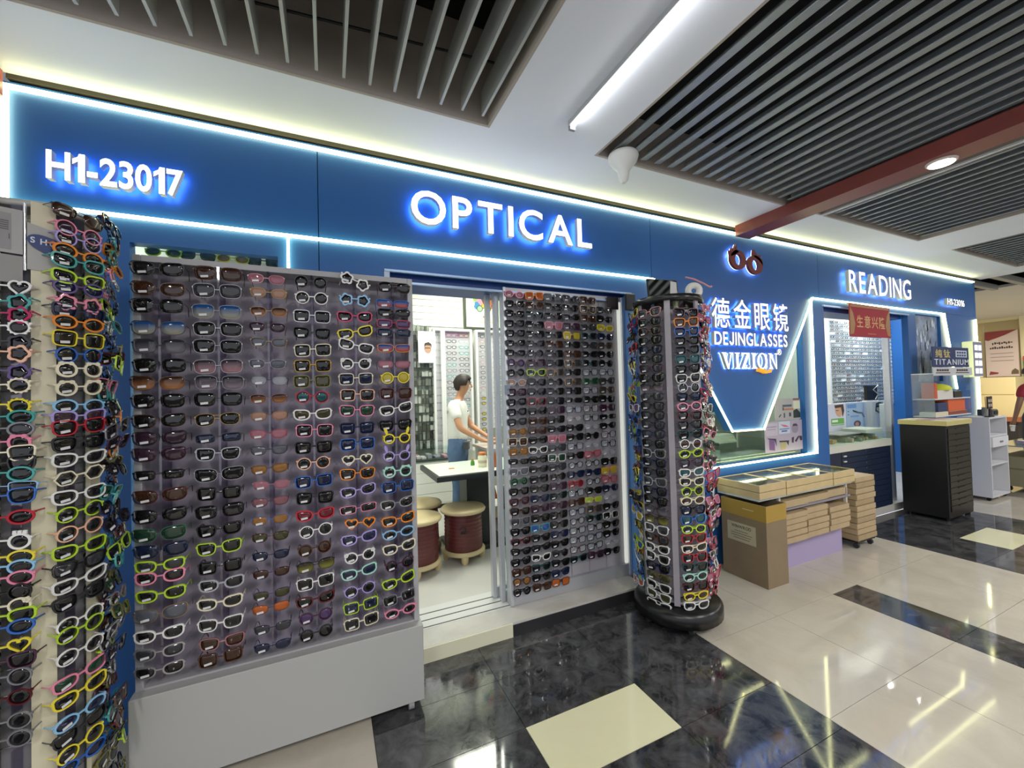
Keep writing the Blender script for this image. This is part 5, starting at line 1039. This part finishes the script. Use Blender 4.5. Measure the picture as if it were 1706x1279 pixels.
t = thing('number_stand', 'little black stand-up card with white marks on the white cabinet', 'sign', (7.28, -.25, 1.0)); MB().bbox(7.22, 7.36, -.285, -.275, 1.10, 1.25, .003).build('card', M('#2c1d22', .4), t); MB().tube([(7.29, -.278, 1.004), (7.29, -.28, 1.10)], .012, 8).build('stem', M('#2c2426', .4), t); MB().bbox(7.22, 7.36, -.297, -.25, 1.0005, 1.012, .003).build('foot', BLACK, t); b = MB()
for i in range(2):
    for j in range(2): b.box(7.24+.06*i, 7.28+.06*i, -.2865, -.2851, 1.125+.055*j, 1.16+.055*j)
b.build('marks', M('#b9a9a4', .4), t)
t = thing('pen_cup', 'grey pen cup on the white cabinet', 'cup', (7.45, -.2, 1.0)); MB().lathe([(.035, 0), (.04, .11), (.037, .11)], (7.46, -.20, 1.0005), 16).build('cup_body', M('#8f8b86', .5), t); MB().tube([(7.47, -.2, 1.05), (7.49, -.19, 1.24)], .006, 6).build('pen', M('#c9a95a', .4), t)
t = thing('card_machine', 'dark payment machine lying on the white cabinet', 'machine', (7.6, -.2, 1.0)); MB().bbox(7.53, 7.68, -.24, -.10, 1.0005, 1.08, .01).build('machine_body', M('#4c4e4e', .4), t); MB().box(7.55, 7.66, -.245, -.2405, 1.02, 1.06).build('screen', BLACK, t)
# wall case with the titanium signs
t = thing('acrylic_case', 'clear acrylic wall case with shelves under the TITANIUM sign', 'display case', (6.6, -.15, 1.05))
cx0, cx1 = 6.13, 7.05
for x in (cx0, cx1-.012): MB().box(x, x+.012, -.20, -.01, 1.045, 1.53).build('side_panel', glass_mat('case_acrylic', '#eef6fa', .14), t)
for z in (1.045, 1.24): MB().box(cx0+.012, cx1-.012, -.20, -.01, z, z+.012).build('shelf_plate', M('#d9dde0', .3), t)
MB().box(cx0, cx1, -.20, -.01, 1.53, 1.54).build('top_plate', M('#dfe6ea', .3), t)
def case_item(name, label, cat, a, col_): o = MB().bbox(*a, .004).build(name, M(col_, .45)); tag(o, label, cat)
case_item('orange_carton', 'long orange box on the lower shelf of the acrylic case', 'box', (6.55, 6.98, -.17, -.05, 1.1, 1.235), '#d9653c'); case_item('orange_carton', 'thin red-brown box beneath the long orange box', 'box', (6.52, 7.0, -.18, -.04, 1.0575, 1.0995), '#8a4636')
case_item('blue_carton', 'dark blue box beside the long orange box', 'box', (6.30, 6.53, -.17, -.05, 1.1, 1.2), '#2c3c66'); case_item('cream_carton', 'flat cream box beneath the dark blue box', 'box', (6.2, 6.51, -.18, -.04, 1.0575, 1.0995), '#d9cfb4')
case_item('white_carton', 'white box on the upper shelf of the acrylic case', 'box', (6.30, 6.68, -.17, -.05, 1.2525, 1.345), '#d9d6cf'); case_item('black_carton', 'small black box on the upper shelf of the acrylic case', 'box', (6.72, 6.92, -.17, -.05, 1.2525, 1.33), '#2a2a28'); case_item('red_packet', 'upright orange-red packet in the acrylic case', 'packet', (6.24, 6.295, -.17, -.05, 1.2525, 1.43), '#cf5a3a')
t = thing('yellow_beanie', 'bright yellow dome-shaped cloth on the white box', 'cloth', (6.5, -.11, 1.346)); MB().lathe([(.10, 0), (.105, .02), (.08, .05), (.03, .07), (.001, .072)], (6.52, -.11, 1.346), 18).build('dome', M('#d2d93a', .6), t)
t = thing('titanium_sign', 'dark blue sign reading TITANIUM with Chinese characters on the acrylic case', 'sign', (6.6, -.17, 1.6))
MB().bbox(6.14, 7.05, -.20, -.188, 1.612, 1.84, .003).build('board', M('#1c3468', .4), t)
write('纯钛', 6.20, 6.56, 1.715, 1.81, -.2025, -.2002, t, [M('#d2c27c', .4)], 'character', .01, .2, split=False); MB().box(6.70, 6.99, -.2020, -.2002, 1.725, 1.805).build('white_box', M('#c9d4e2', .4), t)
b = MB(); 
for i in range(4):
    for j in range(2): b.box(6.73+.062*i, 6.775+.062*i, -.2032, -.2021, 1.735+.034*j, 1.757+.034*j)
b.build('box_marks', M('#2c4478', .4), t)
write('TITANIUM', 6.17, 7.03, 1.635, 1.70, -.2025, -.2002, t, [M('#d9dfe8', .4)], 'letter', .01, .2, split=False)
for x in (6.16, 7.02): MB().box(x, x+.012, -.187, -.18, 1.54, 1.62).build('leg', M('#c9d2d8', .3), t)
t = thing('price_sign', 'white sign with two lines of small dark print below the TITANIUM sign', 'sign', (6.6, -.21, 1.53)); MB().bbox(6.10, 7.07, -.216, -.206, 1.512, 1.605, .003).build('board', M('#c9ccd0', .4), t); b = MB()
for x in (6.17, 6.66):
    for k in range(5): b.box(x+.06*k, x+.045+.06*k, -.2185, -.2162, 1.56, 1.585)
    b.box(x-.02, x+.32, -.2185, -.2162, 1.538, 1.548)
b.build('print', M('#4a3f44', .4), t)
t = thing('blade_sign', 'pale lit projecting box sign with vertical white characters at the shop corner', 'sign', (7.64, -.05, 1.49))
MB().bbox(7.50, 7.78, -.10, -.003, 1.49, 1.95, .006).build('box', M('#e6ecb4', .4, emit=.45), t); MB().box(7.51, 7.77, -.1035, -.1002, 1.50, 1.94).build('face', M('#8d8ea6', .4), t)
b = MB()
for i in range(4):
    for j in range(2):
        for k in range(2): b.box(7.55+.11*j+.045*k, 7.585+.11*j+.045*k, -.1065, -.1036, 1.535+.1*i, 1.60+.1*i)
b.build('characters', M('#ffffff', .4, emit=1.2), t)
# glass table and low cabinet beyond
t = thing('glass_side_table', 'glass side table with white curved legs and goods at the right edge', 'table', (8.2, -.4, 0))
MB().bbox(7.84, 8.9, -.78, -.10, .60, .612, .004).build('glass_top', M('#5a6a66', .1), t)
for x in (7.88, 8.85):
    for y in (-.75, -.13): MB().tube([(x, y, .60), (x+.03, y-.02, .40), (x+.06, y-.03, .32), (x+.02, y, .12), (x, y, 0)], .014, 8).build('leg', M('#d9d9d2', .35), t)
b = MB()
for i in range(16): x = 7.9+rb.random()*.8; y = -.7+rb.random()*.38; b.box(x, x+.07, y, y+.06, .613, .63+rb.random()*.06, rb.randrange(3))
o = b.build('goods', [M(c, .4) for c in ('#b9b4c9', '#8f8aa0', '#d6d6dc')], t); o['kind'] = 'stuff'
t = thing('olive_cabinet', 'low olive grey cabinet on casters behind the glass side table', 'cabinet', (9, .1, 0))
MB().bbox(7.98, 8.8, -.72, -.13, .08, .46, .01).build('body', M('#8a856a', .45, noise=.04, scale=3), t); MB().box(7.974, 7.98, -.71, -.14, .30, .31).build('groove', M('#6a664e', .5), t)
for x in (8.05, 8.72): 
    for y in (-.66, -.19): MB().tube([(x-.015, y, .04), (x+.015, y, .04)], .04, 10).build('caster', BLACK, t)
# neighbouring shops far down the mall
XF = 15.0
wf2 = setting('wall_far', 'cream shop fronts far down the mall')
def px(y0, y1, z0, z1, c, name='wall_panel', d=0.0, **k): return MB().box(XF-d-.05, XF-d, y0, y1, z0, z1).build(name, M(c, .5, **k), wf2)
px(-8, 6, 0, 3.5, '#d8c48a'); px(-8, 6, 2.95, 3.5, '#e8d9a2', 'header_band', .06); px(1.33, 4, 2.86, 3.1, '#e6d8a4', 'header_band', .12)
px(1.15, 1.32, 0, 2.92, '#e9dcaa', 'pier', .14); px(-3, 1.32, 2.72, 2.95, '#e9dfb4', 'header_band', .15); px(-2.5, 1.12, 0, 2.66, '#9aa0a0', 'shutter', .08); px(.7, 1.12, 1.25, 1.9, '#5c6a74', 'shop_window', .1)
px(1.90, 1.905, 0, 2.8, '#f3f0d6', 'wall_edge', .1)
t = thing('wall_poster', 'pale pink advertising banner with a red-brown swash far down the mall', 'poster', (XF-.2, 1.5, 1.5)); MB().box(XF-.24, XF-.22, 1.34, 1.86, 1.52, 2.62).build('sheet', M('#dcc6b4', .5), t)
b = MB(); xx = XF-.243
def pf(pts, m): b.prism([(1.86-p*.52, 1.52+q*1.1) for p, q in pts], xx-.002*m, xx+.001, m, 'x')
pf([(0, 1), (1, 1), (.62, .90), (.42, .86), (.1, .80), (0, .82)], 0)
for k in range(9): pf(R4(.22+.07*k, .26+.07*k+.01*(k % 3), .70+.012*(k % 3), .745+.012*(k % 2)), 1)
for k in range(10): pf(R4(.14+.072*k, .19+.072*k, .61, .64+.01*(k % 3)), 1)
for z in (.50, .42, .34): pf(R4(.15, .85, z, z+.012), 2)
pf([(.08, .04), (.36, .06), (.38, .09), (.12, .12)], 0); pf([(.76, .05), (.98, .05), (.98, .12), (.88, .17), (.78, .12)], 3)
b.build('print', [M('#8f3a30', .5), M('#3c302c', .5), M('#a38d84', .5), M('#6a5a3c', .5)], t)
t = thing('cream_cabinet', 'cream double cupboard below the far advertising banner', 'cabinet', (XF-.6, 1.5, .45)); MB().bbox(XF-1.0, XF-.3, 1.22, 1.95, .60, 1.5, .01).build('body', M('#e0cb90', .45), t); MB().box(XF-1.006, XF-1.0, 1.24, 1.93, 1.10, 1.115).build('groove', M('#b8a468', .5), t); MB().box(XF-1.1, XF-.3, 1.15, 2.0, .5, .6).build('base', M('#9a5a34', .5), t); MB().box(XF-1.05, XF-.35, 1.2, 1.95, 0, .5).build('plinth', M('#2d2722', .6), t); MB().tube([(XF-1.05, 1.86, 1.0), (XF-1.08, 1.90, 1.3), (XF-1.05, 1.78, 1.32), (XF-1.05, 1.76, 1.05)], .02, 8).build('rail', M('#8c7a4c', .4), t)
t = thing('striped_pillar_sign', 'red and green striped sign strip on the far cream pillar', 'sign', (XF-.2, 1.2, 1.3))
for a, c, col_ in ((1.35, 1.48, '#b8382c'), (1.48, 1.86, '#2f7a50'), (1.86, 1.98, '#b8382c')): MB().box(XF-.27, XF-.25, 1.18, 1.27, a, c).build('band', M(col_, .5), t)
